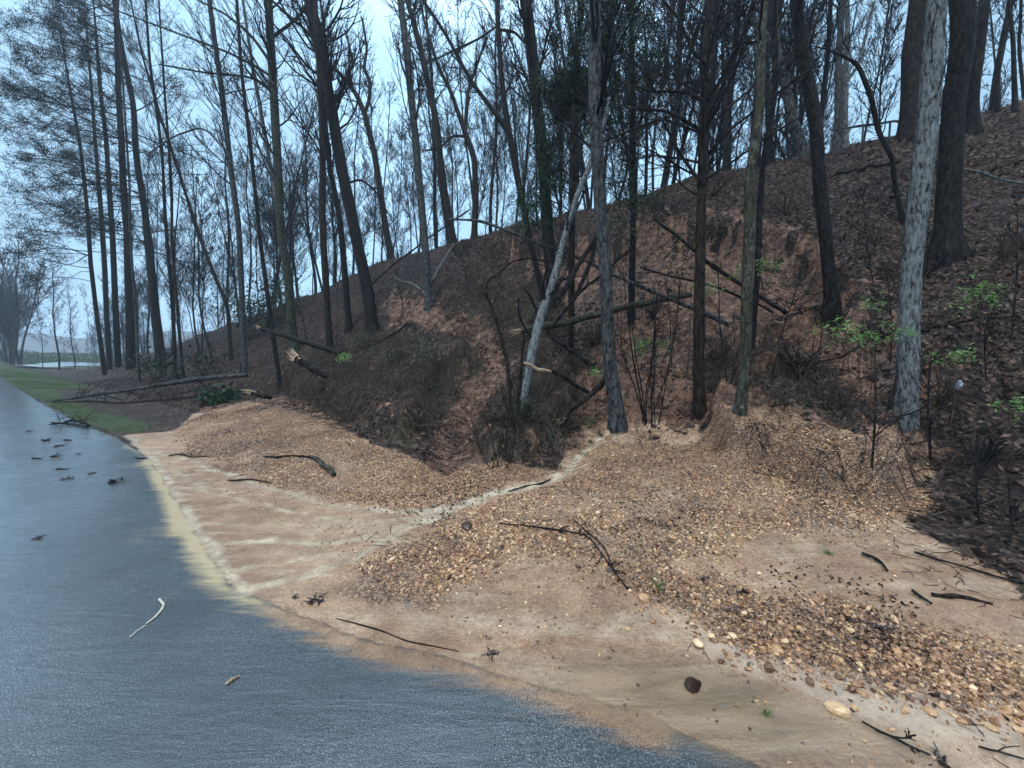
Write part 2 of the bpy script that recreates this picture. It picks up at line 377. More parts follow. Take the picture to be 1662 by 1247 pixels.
TW = {k: M('twig_' + k).fin(c, .8, None, .08) for k, c in {'dark': (.014, .012, .013), 'brown': (.048, .036, .030), 'far': (.018, .016, .019), 'grey': (.13, .11, .09)}.items()}
SPLINT = simple('fresh_wood', [(.38, (.10, .062, .04)), (.5, (.29, .19, .11)), (.60, (.46, .34, .22))], 4, .7, .8, .01, (30, 30, 4))
PALEW = simple('pale_wood', [(.3, (.30, .26, .20)), (.5, (.48, .42, .33)), (.7, (.62, .56, .46))], 5, .7, .7, .01, (20, 20, 5))
def leafmat(name, stops, trans=.0):
    m = M(name); n = m.noise(9, 3); col = m.ramp(m.mix(.7, n, m.attr('tint')), stops)
    m.b.inputs['Transmission Weight'].default_value = 0
    return m.fin(col, .65, None, .14)
NEED = leafmat('pine_needles', [(.2, (.010, .014, .014)), (.6, (.022, .030, .026)), (.9, (.042, .05, .04))])
CEDAR = leafmat('cedar_green', [(.2, (.008, .017, .011)), (.55, (.018, .040, .022)), (.9, (.045, .085, .040))])
FRESH = leafmat('fresh_leaf', [(.2, (.06, .13, .03)), (.55, (.14, .27, .07)), (.9, (.27, .43, .15))])
DULLG = leafmat('dull_leaf', [(.2, (.022, .04, .018)), (.55, (.05, .085, .038)), (.9, (.15, .20, .11))])
BLUEG = leafmat('grey_green_leaf', [(.2, (.05, .08, .05)), (.55, (.12, .17, .11)), (.9, (.26, .31, .23))])
LITTER = leafmat('leaf_litter', [(.15, (.006, .005, .005)), (.4, (.022, .014, .010)), (.62, (.055, .034, .024)), (.82, (.11, .068, .050)), (.97, (.30, .22, .175))])
TANL = leafmat('tan_leaf', [(.2, (.03, .018, .014)), (.55, (.085, .050, .037)), (.8, (.17, .11, .08)), (.97, (.34, .25, .19))])
STONEM = simple('stone', [(.14, (.05, .025, .016)), (.32, (.14, .064, .030)), (.50, (.28, .145, .068)), (.70, (.435, .25, .12)), (.95, (.65, .465, .275))], 45, .36, .4, .004, attr='tint', mixn=.8, spec=.5)
GRASSM = leafmat('grass_blade', [(.2, (.035, .055, .018)), (.55, (.08, .13, .035)), (.9, (.15, .21, .06))])
BLACKD = simple('wet_debris', [(.3, (.008, .006, .006)), (.55, (.022, .015, .014)), (.75, (.05, .035, .03))], 60, .5, .6, .005, spec=.5)

# ------------------------------------------------------------------ ground zones
P = {}
P['apron'] = PG([(205, 706), (285, 700), (310, 672), (400, 652), (470, 668), (540, 690), (600, 722), (660, 738), (745, 762), (900, 762), (945, 722), (985, 690), (1060, 684),
                 (1128, 690), (1200, 655), (1290, 668), (1400, 702), (1480, 720), (1497, 790), (1480, 850), (1540, 890), (1662, 945), (1662, 1247), (1230, 1247),
                 (1050, 1165), (950, 1132), (850, 1100), (740, 1070), (620, 1045), (540, 1012), (450, 985), (385, 958), (350, 912), (310, 850), (275, 795), (262, 770), (240, 742)])
P['g1'] = PG([(290, 708), (305, 682), (400, 650), (480, 664), (540, 690), (600, 725), (740, 765), (900, 765), (860, 782), (740, 815), (640, 828), (540, 812), (450, 788), (370, 765), (310, 735)])
P['g2'] = PG([(700, 870), (800, 815), (930, 770), (1000, 712), (1150, 698), (1300, 730), (1440, 740), (1470, 830), (1420, 880), (1300, 872), (1180, 880), (1120, 920), (1250, 965), (1450, 1000),
              (1662, 1080), (1662, 1225), (1500, 1160), (1350, 1110), (1180, 1050), (1060, 985), (960, 925), (850, 895), (770, 945), (700, 992), (600, 985), (520, 960), (600, 915)])
P['g3'] = PG([(1140, 700), (1160, 668), (1225, 655), (1290, 668), (1400, 708), (1485, 728), (1493, 835), (1430, 838), (1300, 805), (1200, 765)])
P['road'] = PG([(0, 612.5), (30, 631), (62, 652), (100, 672), (140, 692), (190, 712), (240, 745), (262, 772), (275, 797), (312, 855), (352, 918), (388, 962), (450, 988), (540, 1016),
                (620, 1049), (740, 1074), (850, 1104), (950, 1136), (1050, 1169), (1230, 1247)])
far_l = from_sd(400, P_road_d0 := to_sd(*P['road'][0])[1])
P['road'] = [from_sd(-60, 1.2), from_sd(-60, -8), from_sd(400, -8), far_l] + P['road'] + [from_sd(-1.2, 1.55), from_sd(-8, 1.5)]
RIML = PG([(205, 708), (250, 742), (268, 775), (290, 820), (330, 880), (365, 935), (400, 965)])
RIM2 = PG([(400, 965), (500, 1000), (620, 1045), (740, 1070), (850, 1100), (950, 1134), (1050, 1168)])
STRM = PG([(1125, 690), (1060, 690), (990, 702), (950, 732), (920, 767), (860, 789), (800, 801), (740, 825)])
STRM_B = [PG([(740, 825), (640, 833), (540, 820), (440, 795), (370, 770), (300, 745), (250, 735)]),
          PG([(740, 825), (650, 862), (580, 905), (500, 935), (430, 948), (400, 962)]),
          PG([(700, 842), (620, 868), (520, 884), (430, 880), (360, 884)]), PG([(700, 842), (600, 850), (500, 838), (420, 815), (340, 800), (290, 790)]), PG([(580, 905), (520, 903), (440, 915), (378, 925)]), PG([(440, 795), (380, 800), (330, 790), (280, 760)]), RIML]
STRM_X = 0
P['puddle'] = PG([(830, 1085), (960, 1070), (1090, 1065), (1250, 1110), (1420, 1175), (1600, 1246), (1240, 1247), (1050, 1168), (950, 1134)])
P['turf1'] = PG([(440, 640), (455, 605), (520, 570), (600, 548), (700, 540), (770, 556), (790, 600), (720, 650), (705, 700), (655, 738), (590, 705), (520, 662)])
P['turf2'] = PG([(800, 640), (880, 598), (950, 636), (930, 700), (885, 750), (800, 765), (763, 740), (790, 680)])
P['turf3'] = PG([(1150, 645), (1160, 575), (1230, 558), (1330, 590), (1395, 655), (1385, 695), (1290, 662), (1200, 640)])
P['turf4'] = PG([(700, 470), (790, 440), (880, 470), (900, 560), (800, 580), (720, 530)])
P['clay1'] = PG([(830, 392), (960, 396), (1060, 362), (1150, 350), (1250, 372), (1330, 392), (1395, 480), (1440, 620), (1470, 720), (1300, 740), (1130, 700), (980, 700), (920, 740), (900, 640), (960, 570), (900, 470)])
P['clay2'] = PG([(640, 470), (720, 500), (800, 520), (850, 600), (830, 680), (800, 760), (700, 770), (690, 700), (760, 600), (700, 545), (620, 500)])
P['clay3'] = PG([(280, 700), (330, 660), (480, 640), (520, 660), (600, 720), (680, 760), (400, 740)])
P['grass'] = PG([(0, 598), (55, 608), (85, 628), (110, 648), (150, 668), (200, 676), (250, 690), (215, 706), (140, 690), (62, 650), (0, 611)])

def seg(a, b, st): return np.arange(a, b, st)
Sg = np.concatenate([-np.geomspace(9, 60, 24)[::-1], seg(-8.9, -2, .06), seg(-2, 8, .034), seg(8, 20, .065), seg(20, 42, .16), seg(42, 90, .7), np.geomspace(91, 420, 40)])
Dg = np.concatenate([-np.geomspace(1, 80, 22)[::-1], seg(-.9, .2, .1), seg(.2, 8, .034), seg(8, 15.5, .06), seg(15.6, 40, .5), np.geomspace(41, 420, 40)])
S2, D2 = np.meshgrid(Sg, Dg, indexing='ij'); X2, Y2 = from_sd(S2, D2); sh = X2.shape
Xf, Yf = X2.ravel(), Y2.ravel(); Zf = T(Xf, Yf)
wob = .10 * fbm(Xf * 2.5, Yf * 2.5, 3, 71); hw = sstep(4.2, 6, to_sd(Xf, Yf)[1]); wob = wob * (1 + hw * 1.5) + hw * .30 * fbm(Xf * 5, Yf * 5, 4, 73)
def zone(k, w=.12, wb=1.0): return sstep(-w, w, poly_sd(Xf, Yf, P[k]) + wob * wb)
A = {}
rd = poly_sd(Xf, Yf, P['road']); A['road'] = sstep(-.03, .03, rd + wob * .35)
_s0, _d0 = to_sd(Xf, Yf)
A['silt'] = np.maximum(zone('apron', .08, .8), sstep(3.2, 2.8, _d0) * sstep(9, 8, _s0)) * (1 - A['road'])
dens = np.maximum(np.maximum(zone('g1', .15), zone('g2', .18, 1.6)), zone('g3', .2))
dens = np.clip(dens + .5 * (dens > .02) * fbm(Xf * 4, Yf * 4, 3, 251), 0, 1)
A['gravel'] = dens * A['silt'] * np.clip(.45 + .75 * sstep(-.45, .35, fbm(Xf * 1.4, Yf * 1.4, 3, 83)), 0, 1)
A['turf'] = np.clip(zone('turf1') + zone('turf2') + zone('turf3') + .45 * zone('turf4'), 0, 1) * np.clip(.35 + sstep(-.35, .15, fbm(Xf * 2.6, Yf * 2.6, 3, 75)), 0, 1)
A['clay'] = np.clip(np.maximum(.75 * np.maximum(zone('turf1'), zone('turf2')), np.maximum(np.maximum(zone('clay1', .3, 2), zone('clay2', .25, 2) * .9), zone('clay3', .2, 1.5))) * (1 - A['turf'] * .9), 0, 1)
s_, d_ = Sg[:, None] + 0 * D2, D2; s_, d_ = s_.ravel(), d_.ravel()
A['grass'] = np.maximum(zone('grass', .3), sstep(22, 28, s_) * (1 - sstep(2.8, 4.2, d_)) * (1 - A['road'])) * (1 - A['silt'])
A['field'] = sstep(45, 60, s_) * sstep(4, 6, d_)
st = sstep(.07, .015, line_d(Xf + wob * .4, Yf, STRM))
for i_, b_ in enumerate(STRM_B):
    st = np.maximum(st, sstep(.085, .01, line_d(Xf + wob * .7, Yf + wob * .3, b_)) * (.66 if i_ < 3 else .5 if i_ < 6 else .72))
A['stream'] = st * (1 - A['road'] * (1 - sstep(-.02, -.25, -np.abs(line_d(Xf, Yf, RIML)))) * .6)
l1, l2 = line_d(Xf, Yf, RIML), line_d(Xf, Yf, RIM2)
A['rim'] = np.maximum(np.exp(-(l1 / .15) ** 2), np.exp(-(l2 / .14) ** 2)) * A['road']
A['rim'] = np.clip(A['rim'] * (.95 + .45 * fbm(Xf * 1.6, Yf * 1.6, 3, 221)) + A['road'] * .40 * np.exp(-(l1 / .55) ** 2) * sstep(.15, .5, fbm(Xf * 2.0, Yf * 2.0, 3, 227)), 0, 1)
A['yellow'] = np.exp(-(l1 / .3) ** 2)
A['puddle'] = sstep(-.10, .12, poly_sd(Xf, Yf, P['puddle']) + wob * .6)
A['gutter'] = sstep(-.03, .05, poly_sd(Xf, Yf, GUT) + wob * .3) * (1 - .9 * A['gravel']) * .7
allV = np.stack([Xf, Yf, Zf], 1)
ns, nd = sh; ii = (np.arange(ns - 1)[:, None] * nd + np.arange(nd - 1)[None]).ravel()
FQ = np.stack([ii, ii + nd, ii + nd + 1, ii + 1], 1)
def fm(a): return A[a][FQ].mean(1)
lab = np.zeros(len(FQ), int)
lab[fm('grass') > .5] = 1; lab[fm('silt') > .5] = 2; lab[fm('gravel') > .45] = 3; lab[fm('stream') > .42] = 4; lab[fm('road') > .5] = 5
lab[(fm('puddle') > .5)] = 6
for k, nm in enumerate(['hillside', 'grass_verge', 'silt', 'gravel_bank', 'muddy_stream', 'road', 'muddy_puddle']):
    f = FQ[lab == k]; u, inv = np.unique(f, return_inverse=True)
    me = new_mesh(nm, allV[u], inv.reshape(-1, 4), True, {a: v[u] for a, v in A.items()}, GM)
    o = obj(nm, me); o['kind'] = 'structure'
def samp(name, n, poly=None, box=None, r=rng):
    """random ground points weighted by a zone weight"""
    pass
ZI = {'S': Sg, 'D': Dg}
def zval(a, X, Y):
    s, d = to_sd(X, Y); fi = np.interp(s, Sg, np.arange(len(Sg))); fj = np.interp(d, Dg, np.arange(len(Dg)))
    i, j = np.clip(fi.astype(int), 0, ns - 2), np.clip(fj.astype(int), 0, nd - 2); u, v = fi - i, fj - j
    g = (A[a] if isinstance(a, str) else a).reshape(sh)
    return g[i, j] * (1 - u) * (1 - v) + g[i + 1, j] * u * (1 - v) + g[i, j + 1] * (1 - u) * v + g[i + 1, j + 1] * u * v
def gz(X, Y): return zval(Zf, X, Y)

# pond, far meadow water
pp = np.array([at(75, 601, 50), at(150, 599, 56), at(150, 611, 44), at(120, 613, 41), at(90, 610, 44)])
pz = -1.0
def pond():
    c = pp[:, :2].mean(0); a = np.linspace(0, 2 * np.pi, 40, endpoint=False)
    r = 1 + .25 * np.sin(3 * a + 1) + .12 * np.sin(7 * a); u = np.array([-SD, CD]); v = np.array([CD, SD])
    pts = c + (np.cos(a) * r)[:, None] * u * 12 + (np.sin(a) * r)[:, None] * v * 3.6
    zz = float(gz(pts[:, 0], pts[:, 1]).max()) + .05
    V = np.concatenate([[[c[0], c[1], zz]], np.column_stack([pts, np.full(40, zz)])])
    F3 = np.array([[0, 1 + i, 1 + (i + 1) % 40] for i in range(40)])
    m = M('pond_water'); n = m.noise(2.5, 3); m.fin((.20, .22, .22), .12, m.bump(n, .2, .03), .8)
    o = obj('pond_water', new_mesh('pond', V, F3, True, None, m.m)); o['kind'] = 'structure'
pond()

# ------------------------------------------------------------------ scattered stuff
OCT = (np.array([[1, 0, 0], [-1, 0, 0], [0, 1, 0], [0, -1, 0], [0, 0, 1], [0, 0, -1.]]),
       np.array([[0, 2, 4], [2, 1, 4], [1, 3, 4], [3, 0, 4], [2, 0, 5], [1, 2, 5], [3, 1, 5], [0, 3, 5]]))
_p = (1 + 5 ** .5) / 2
ICO = (norm(np.array([[-1, _p, 0], [1, _p, 0], [-1, -_p, 0], [1, -_p, 0], [0, -1, _p], [0, 1, _p], [0, -1, -_p], [0, 1, -_p], [_p, 0, -1], [_p, 0, 1], [-_p, 0, -1], [-_p, 0, 1]])),
       np.array([[0, 11, 5], [0, 5, 1], [0, 1, 7], [0, 7, 10], [0, 10, 11], [1, 5, 9], [5, 11, 4], [11, 10, 2], [10, 7, 6], [7, 1, 8], [3, 9, 4], [3, 4, 2], [3, 2, 6], [3, 6, 8], [3, 8, 9], [4, 9, 5], [2, 4, 11], [6, 2, 10], [8, 6, 7], [9, 8, 1]]))
LEAF = (np.array([[-.5, 0, 0], [-.1, .3, .06], [.5, 0, .12], [.0, -.28, .04], [.05, 0, -.06]]), np.array([[0, 4, 1], [1, 4, 2], [2, 4, 3], [3, 4, 0]]))
BLADE = (np.array([[-.5, 0, 0], [.5, 0, 0], [0, .0, 1.]]), np.array([[0, 1, 2]]))
def rotm(yaw, pitch, roll):
    c, s = np.cos, np.sin; n = len(yaw); o, z = np.ones(n), np.zeros(n)
    Rz = np.stack([c(yaw), -s(yaw), z, s(yaw), c(yaw), z, z, z, o], 1).reshape(-1, 3, 3)
    Rx = np.stack([o, z, z, z, c(pitch), -s(pitch), z, s(pitch), c(pitch)], 1).reshape(-1, 3, 3)
    Ry = np.stack([c(roll), z, s(roll), z, o, z, -s(roll), z, c(roll)], 1).reshape(-1, 3, 3)
    return Rz @ Rx @ Ry
def inst(tmpl, pos, scl, R, jit=0.0, tint=None, r=rng):
    V, Ft = tmpl; n = len(pos); v = np.broadcast_to(V, (n, *V.shape)).copy()
    if jit: v += r.normal(0, jit, v.shape)
    v = np.einsum('nij,nkj->nki', R, v * scl[:, None, :]) + pos[:, None]
    f = Ft[None] + (np.arange(n) * len(V))[:, None, None]
    t = r.random(n) if tint is None else tint
    return v.reshape(-1, 3), [f.reshape(-1, Ft.shape[1])], np.repeat(t, len(V))
def rej(n, smin, smax, dmin, dmax, wf, r=rng, power=1.0):
    """rejection sample on the ground in road coordinates, denser near the camera"""
    out = []; k = 0
    while k < n:
        m = n * 3; s = r.uniform(smin, smax, m); d = r.uniform(dmin, dmax, m); X, Y = from_sd(s, d)
        dist = np.hypot(X, Y); w = wf(X, Y) * np.clip((3.0 / np.maximum(dist, 1)) ** power, 0, 1)
        keep = r.random(m) < w; out.append(np.stack([X[keep], Y[keep]], 1)); k += keep.sum()
        if len(out) > 60: break
    o = np.concatenate(out)[:n]; return o[:, 0], o[:, 1]
def slope_n(X, Y, e=.08):
    dx = (gz(X + e, Y) - gz(X - e, Y)) / (2 * e); dy = (gz(X, Y + e) - gz(X, Y - e)) / (2 * e); return dx, dy
def stones(n, smin, smax, dmin, dmax, wf, lo, hi, tmpl, jit, flat=(.35, .8), power=1.0, shift=0):
    X, Y = rej(n, smin, smax, dmin, dmax, wf, power=power); n = len(X)
    sz = lo * (hi / lo) ** (rng.random(n) ** 1.8); sc = np.stack([sz, sz * rng.uniform(.55, .95, n), sz * rng.uniform(*flat, n)], 1)
    Z = gz(X, Y) + sc[:, 2] * .2
    R = rotm(rng.uniform(0, 6.28, n), rng.normal(0, .5, n), rng.normal(0, .5, n))
    t = np.clip(rng.normal(.45 + shift, .24, n) + .30 * fbm(X * 1.3, Y * 1.3, 3, 231), 0, 1)
    return inst(tmpl, np.stack([X, Y, Z], 1), sc, R, jit, t)
wg = lambda X, Y: zval('gravel', X, Y) * (1 - zval('stream', X, Y)) * (1 - zval('puddle', X, Y)) * np.clip(.35 + sstep(-.4, .3, fbm(X * 2.2, Y * 2.2, 3, 87)), 0, 1)
b = Bag()
for V, Fs, t in (stones(95000, -4, 15, 1.6, 9, wg, .0055, .0175, OCT, .20, (.3, .7), power=.35),
                 stones(11000, -3, 9, 1.6, 6.5, wg, .008, .019, ICO, .17, (.25, .6), power=.8),
                 stones(1100, -3, 3, 1.8, 3.6, wg, .013, .028, ICO, .14, power=1.6),
                 stones(13000, -4, 10, 1.6, 8, lambda X, Y: zval('silt', X, Y) * np.clip(.25 + sstep(-.1, .5, fbm(X * 2, Y * 2, 3, 241)), 0, 1), .0035, .015, OCT, .18, power=.6)):
    b.add(V, Fs, t)
o = obj('gravel', b.mesh('gravel', STONEM)); o['kind'] = 'stuff'; o['label'] = 'orange tan gravel washed down over the silt at the foot of the slide'; o['category'] = 'gravel'

b = Bag()
for V, Fs, t in (stones(5200, -5, 16, 4.4, 13, lambda X, Y: np.clip(zval('turf', X, Y) + zval('clay', X, Y) * .8 + .9 * zval('gravel', X, Y) * sstep(2.5, 5, to_sd(X, Y)[0]) * sstep(4.2, 4.8, to_sd(X, Y)[1]), 0, 1) * sstep(-.2, .4, fbm(X * 1.6, Y * 1.6, 3, 191)), .012, .075, ICO, .22, (.5, .9), power=.2),): b.add(V, Fs, t)
o = obj('clods', b.mesh('clods', simple('clod', [(.3, (.02, .013, .010)), (.5, (.07, .042, .030)), (.75, (.20, .12, .078))], 25, .75, .8, .01, attr='tint'))); o['kind'] = 'stuff'; o['label'] = 'crumbled clods of brown clay on the slide'; o['category'] = 'soil'
# leaf litter
def leaves(n, srange, drange, wf, lo, hi, mat, name, label, cat, power=.6, tilt=.5, shift=0, lift=.3):
    X, Y = rej(n, *srange, *drange, wf, power=power); n = len(X); sz = lo + (hi - lo) * rng.random(n) ** 1.5
    Z = gz(X, Y) + sz * lift * rng.random(n); dx, dy = slope_n(X, Y)
    R = rotm(rng.uniform(0, 6.28, n), rng.normal(0, tilt, n), rng.normal(0, tilt, n))
    nrm = norm(np.stack([-dx, -dy, np.ones(n)], 1)); tx = norm(np.stack([np.ones(n), np.zeros(n), dx], 1)); ty = np.cross(nrm, tx)
    R = np.stack([tx, ty, nrm], 2) @ R
    V, Fs, t = inst(LEAF, np.stack([X, Y, Z], 1), np.stack([sz, sz * .9, sz], 1), R, .05, np.clip(rng.normal(.45 + shift, .25, n), 0, 1))
    b = Bag(); b.add(V, Fs, t); o = obj(name, b.mesh(name, mat)); o['kind'] = 'stuff'; o['label'] = label; o['category'] = cat
hill = lambda X, Y: np.clip(1 - zval('silt', X, Y) - .82 * zval('clay', X, Y) - zval('road', X, Y) - zval('grass', X, Y), 0, 1)
leaves(17000, (-7, 12), (3.2, 15), lambda X, Y: hill(X, Y) * sstep(-.25, .35, fbm(X * 1.3, Y * 1.3, 3, 171)), .03, .10, TANL, 'curled_leaves', 'lighter curled dead leaves drifted over the wooded bank', 'leaf litter', power=.4, tilt=.9, shift=.10, lift=.5)
leaves(60000, (-7, 30), (3.5, 15.5), hill, .03, .10, LITTER, 'leaf_litter', 'damp brown dead leaves covering the wooded bank', 'leaf litter', power=.35, shift=.04)
leaves(9000, (-3, 14), (1.8, 8.5), lambda X, Y: zval('gravel', X, Y), .010, .032, TANL, 'washed_leaves', 'brown leaf scraps mixed into the washed gravel', 'debris', power=.6)
leaves(4500, (-3, 13), (1.8, 7), lambda X, Y: zval('silt', X, Y) * (1 - zval('puddle', X, Y)) * sstep(.05, .4, fbm(X * 1.5, Y * 1.5, 4, 99)) * sstep(2.2, 2.8, to_sd(X, Y)[1]), .010, .04, LITTER, 'bark_debris', 'dark scraps of bark and leaf scattered over the gravel', 'debris', power=.6, shift=-.15)

# loose twigs (too many to count)
def twig_stuff(name, label, n, wf, srange, drange, lmin, lmax, rad, mat, up=.25, lift=.05, power=.5, K=4, curl=.25, seed=5):
    r = np.random.default_rng(seed); X, Y = rej(n, *srange, *drange, wf, r=r, power=power); n = len(X); L = r.uniform(lmin, lmax, n); a = r.uniform(0, 6.28, n)
    d = np.stack([np.cos(a), np.sin(a), np.zeros(n)], 1); Pn = np.zeros((n, K, 3)); c = np.stack([X, Y], 1)
    Pn[:, 0, :2] = c; dr = d.copy()
    for k in range(1, K):
        dr = norm(dr + r.normal(0, curl, dr.shape) * np.array([1, 1, .0])); Pn[:, k, :2] = Pn[:, k - 1, :2] + dr[:, :2] * (L / (K - 1))[:, None]
    q = r.random(n) * up
    for k in range(K):
        Pn[:, k, 2] = gz(Pn[:, k, 0], Pn[:, k, 1]) + lift * r.random(n) + q * L * (k / (K - 1)) * r.uniform(.3, 1, n)
    R = rad * r.uniform(.6, 1.5, n)[:, None] * np.linspace(1, .5, K)
    V, Fs = tubes(Pn, R, 3); b = Bag(); b.add(V, Fs); o = obj(name, b.mesh(name, mat)); o['kind'] = 'stuff'; o['label'] = label; o['category'] = 'twigs'
twig_stuff('fallen_twigs', 'thin dark twigs littering the wooded slope', 9000, lambda X, Y: np.clip(hill(X, Y) + .35 * zval('clay', X, Y), 0, 1), (-7, 25), (4, 14.5), .15, .7, .0045, TW['brown'], .35)
twig_stuff('gravel_twigs', 'small dark twigs lying on the washed gravel', 1100, lambda X, Y: zval('silt', X, Y) * (1 - zval('puddle', X, Y)) * sstep(0, .35, fbm(X, Y, 3, 123)), (-3, 8), (1.9, 6.5), .03, .17, .0022, TW['dark'], .1, .01, .5)
turfw = lambda X, Y: zval('turf', X, Y)
twig_stuff('brush_tangle', 'tangled dark brush and torn roots matted over the slumped turf', 5200, turfw, (-3, 14), (4.5, 11), .12, .7, .006, TW['brown'], .8, .10, .2, 5, .5, 9)
twig_stuff('pale_roots', 'paler torn roots and stalks in the slumped turf', 2600, turfw, (-3, 14), (4.5, 11), .10, .45, .0035, TW['grey'], .5, .10, .2, 5, .5, 10)
leaves(16000, (-3, 16), (4.5, 12.5), lambda X, Y: np.clip(zval('turf', X, Y) + .25 * zval('clay', X, Y), 0, 1), .02, .06, LITTER, 'mound_litter', 'wet leaves, bark and clods strewn over the slumped mounds', 'leaf litter', .2, .9, .1, 1.5)
leaves(1500, (-3, 14), (4.5, 12), turfw, .02, .045, BLUEG, 'vine_leaves', 'pale vine leaves scattered over the slumped turf', 'ground cover', .2, .9, .1, 3)
leaves(9000, (-3, 14), (4.5, 12), lambda X, Y: zval('turf', X, Y) * sstep(-.3, .4, fbm(X * 1.5, Y * 1.5, 2, 66)), .025, .05, DULLG, 'ground_ivy', 'dull green ivy and vines over the slumped turf', 'ground cover', .2, .9, -.15, 3.5)

# grass verge blades
def grass_stuff(name, label, n, wf, sr, dr, lo, hi, mat, power=.5):
    X, Y = rej(n, *sr, *dr, wf, power=power); n = len(X); h = rng.uniform(lo, hi, n)
    R = rotm(rng.uniform(0, 6.28, n), rng.normal(0, .45, n), rng.normal(0, .3, n))
    V, Fs, t = inst(BLADE, np.stack([X, Y, gz(X, Y) - .005], 1), np.stack([h * .11, h, h], 1), R, 0)
    b = Bag(); b.add(V, Fs, t); o = obj(name, b.mesh(name, mat)); o['kind'] = 'stuff'; o['label'] = label; o['category'] = 'grass'
grass_stuff('verge_grass', 'short green grass along the far road edge', 26000, lambda X, Y: zval('grass', X, Y) * sstep(-.3, .3, fbm(X * 1.5, Y * 1.5, 3, 211)), (6, 60), (1.4, 5), .03, .08, GRASSM)

# ------------------------------------------------------------------ trees
def grow(r, P0, d0, L, K, wander, trop):
    n = len(P0); out = np.zeros((n, K, 3)); out[:, 0] = P0; d = norm(d0)
    for k in range(1, K):
        d = norm(d + r.normal(0, wander, d.shape) + np.array([0, 0, trop])); out[:, k] = out[:, k - 1] + d * (L / (K - 1))[:, None]
    return out
def along(Pn, Rn, t):        # point, direction and radius at fraction t on each polyline
    n, K, _ = Pn.shape; f = t * (K - 1); i = np.minimum(f.astype(int), K - 2); u = (f - i)[:, None]; q = np.arange(n)
    p = Pn[q, i] * (1 - u) + Pn[q, i + 1] * u; d = norm(Pn[q, i + 1] - Pn[q, i]); rr = Rn[q, i] * (1 - u[:, 0]) + Rn[q, i + 1] * u[:, 0]
    return p, d, rr
def side(r, d, lo, hi, bias=None):
    v = r.normal(0, 1, d.shape)
    if bias is not None: v = v + np.asarray(bias)
    v = norm(v - (v * d).sum(1, keepdims=True) * d); a = r.uniform(lo, hi, len(d))[:, None]
    return norm(d * np.cos(a) + v * np.sin(a))
def crown(r, TP, TR, n1, t0, len1, ang=(.5, 1.1), n2=5, n3=4, trop=.10, wander=.13, rmin=.004, bias=None, t1=.98, r1=.32, K=7, flat=0.0, lenp=.55):
    """side branches, twigs and fine twigs for one trunk polyline: three (P, R) batches"""
    t = r.uniform(t0, t1, n1); p, d, rr = along(np.repeat(TP[None], n1, 0), np.repeat(TR[None], n1, 0), t)
    dd = side(r, d, *ang, bias); dd[:, 2] *= (1 - flat)
    L = len1 * r.uniform(.45, 1.1, n1) * (1 - lenp * (t - t0) / (1 - t0 + 1e-6)); R0 = np.clip(rr * r1, rmin * 1.6, .5) * r.uniform(.6, 1.0, n1)
    A1 = grow(r, p, dd, L, K, wander, trop); R1 = R0[:, None] * np.linspace(1, .3, K)[None]
    out = [(A1, np.maximum(R1, rmin))]
    if n2:
        A, R_ = A1, R1
        for lev, nn in enumerate((n2, n3)):
            if not nn: break
            m = len(A) * nn; q = np.repeat(np.arange(len(A)), nn); tt = r.uniform(.2, .97, m)
            p, d, rr = along(A[q], R_[q], tt); dd = side(r, d, .35, .9)
            Lp = np.linalg.norm(A[q, -1] - A[q, 0], axis=1); L = Lp * r.uniform(.28, .6, m) * (1 - .45 * tt)
            Kn = 5 if lev == 0 else 4
            A2 = grow(r, p, dd, L, Kn, wander * 1.1, trop * 1.2); R2 = np.maximum(rr * .6, rmin)[:, None] * np.linspace(1, .45, Kn)[None]
            R2 = np.maximum(R2, rmin * .55); out.append((A2, R2)); A, R_ = A2, R2
    return out
def bag_of(batches, sides=(5, 4, 3)):
    b = Bag()
    for i, (A_, R_) in enumerate(batches):
        if len(A_): V, Fs = tubes(A_, R_, sides[min(i, len(sides) - 1)]); b.add(V, Fs)
    return b
def resample(P_, n):
    P_ = np.asarray(P_, float); L = np.concatenate([[0], np.cumsum(np.linalg.norm(np.diff(P_[:, :3], axis=0), axis=1))]); x = np.linspace(0, L[-1], n)
    # smooth (Catmull-like) interpolation through the points
    out = np.stack([np.interp(x, L, P_[:, k]) for k in range(P_.shape[1])], 1)
    w = max(1, n // (len(P_) * 3)); k = np.ones(2 * w + 1) / (2 * w + 1)
    sm = np.stack([np.convolve(np.pad(out[:, c], w, 'reflect', reflect_type='odd'), k, 'valid') for c in range(out.shape[1])], 1)
    return sm
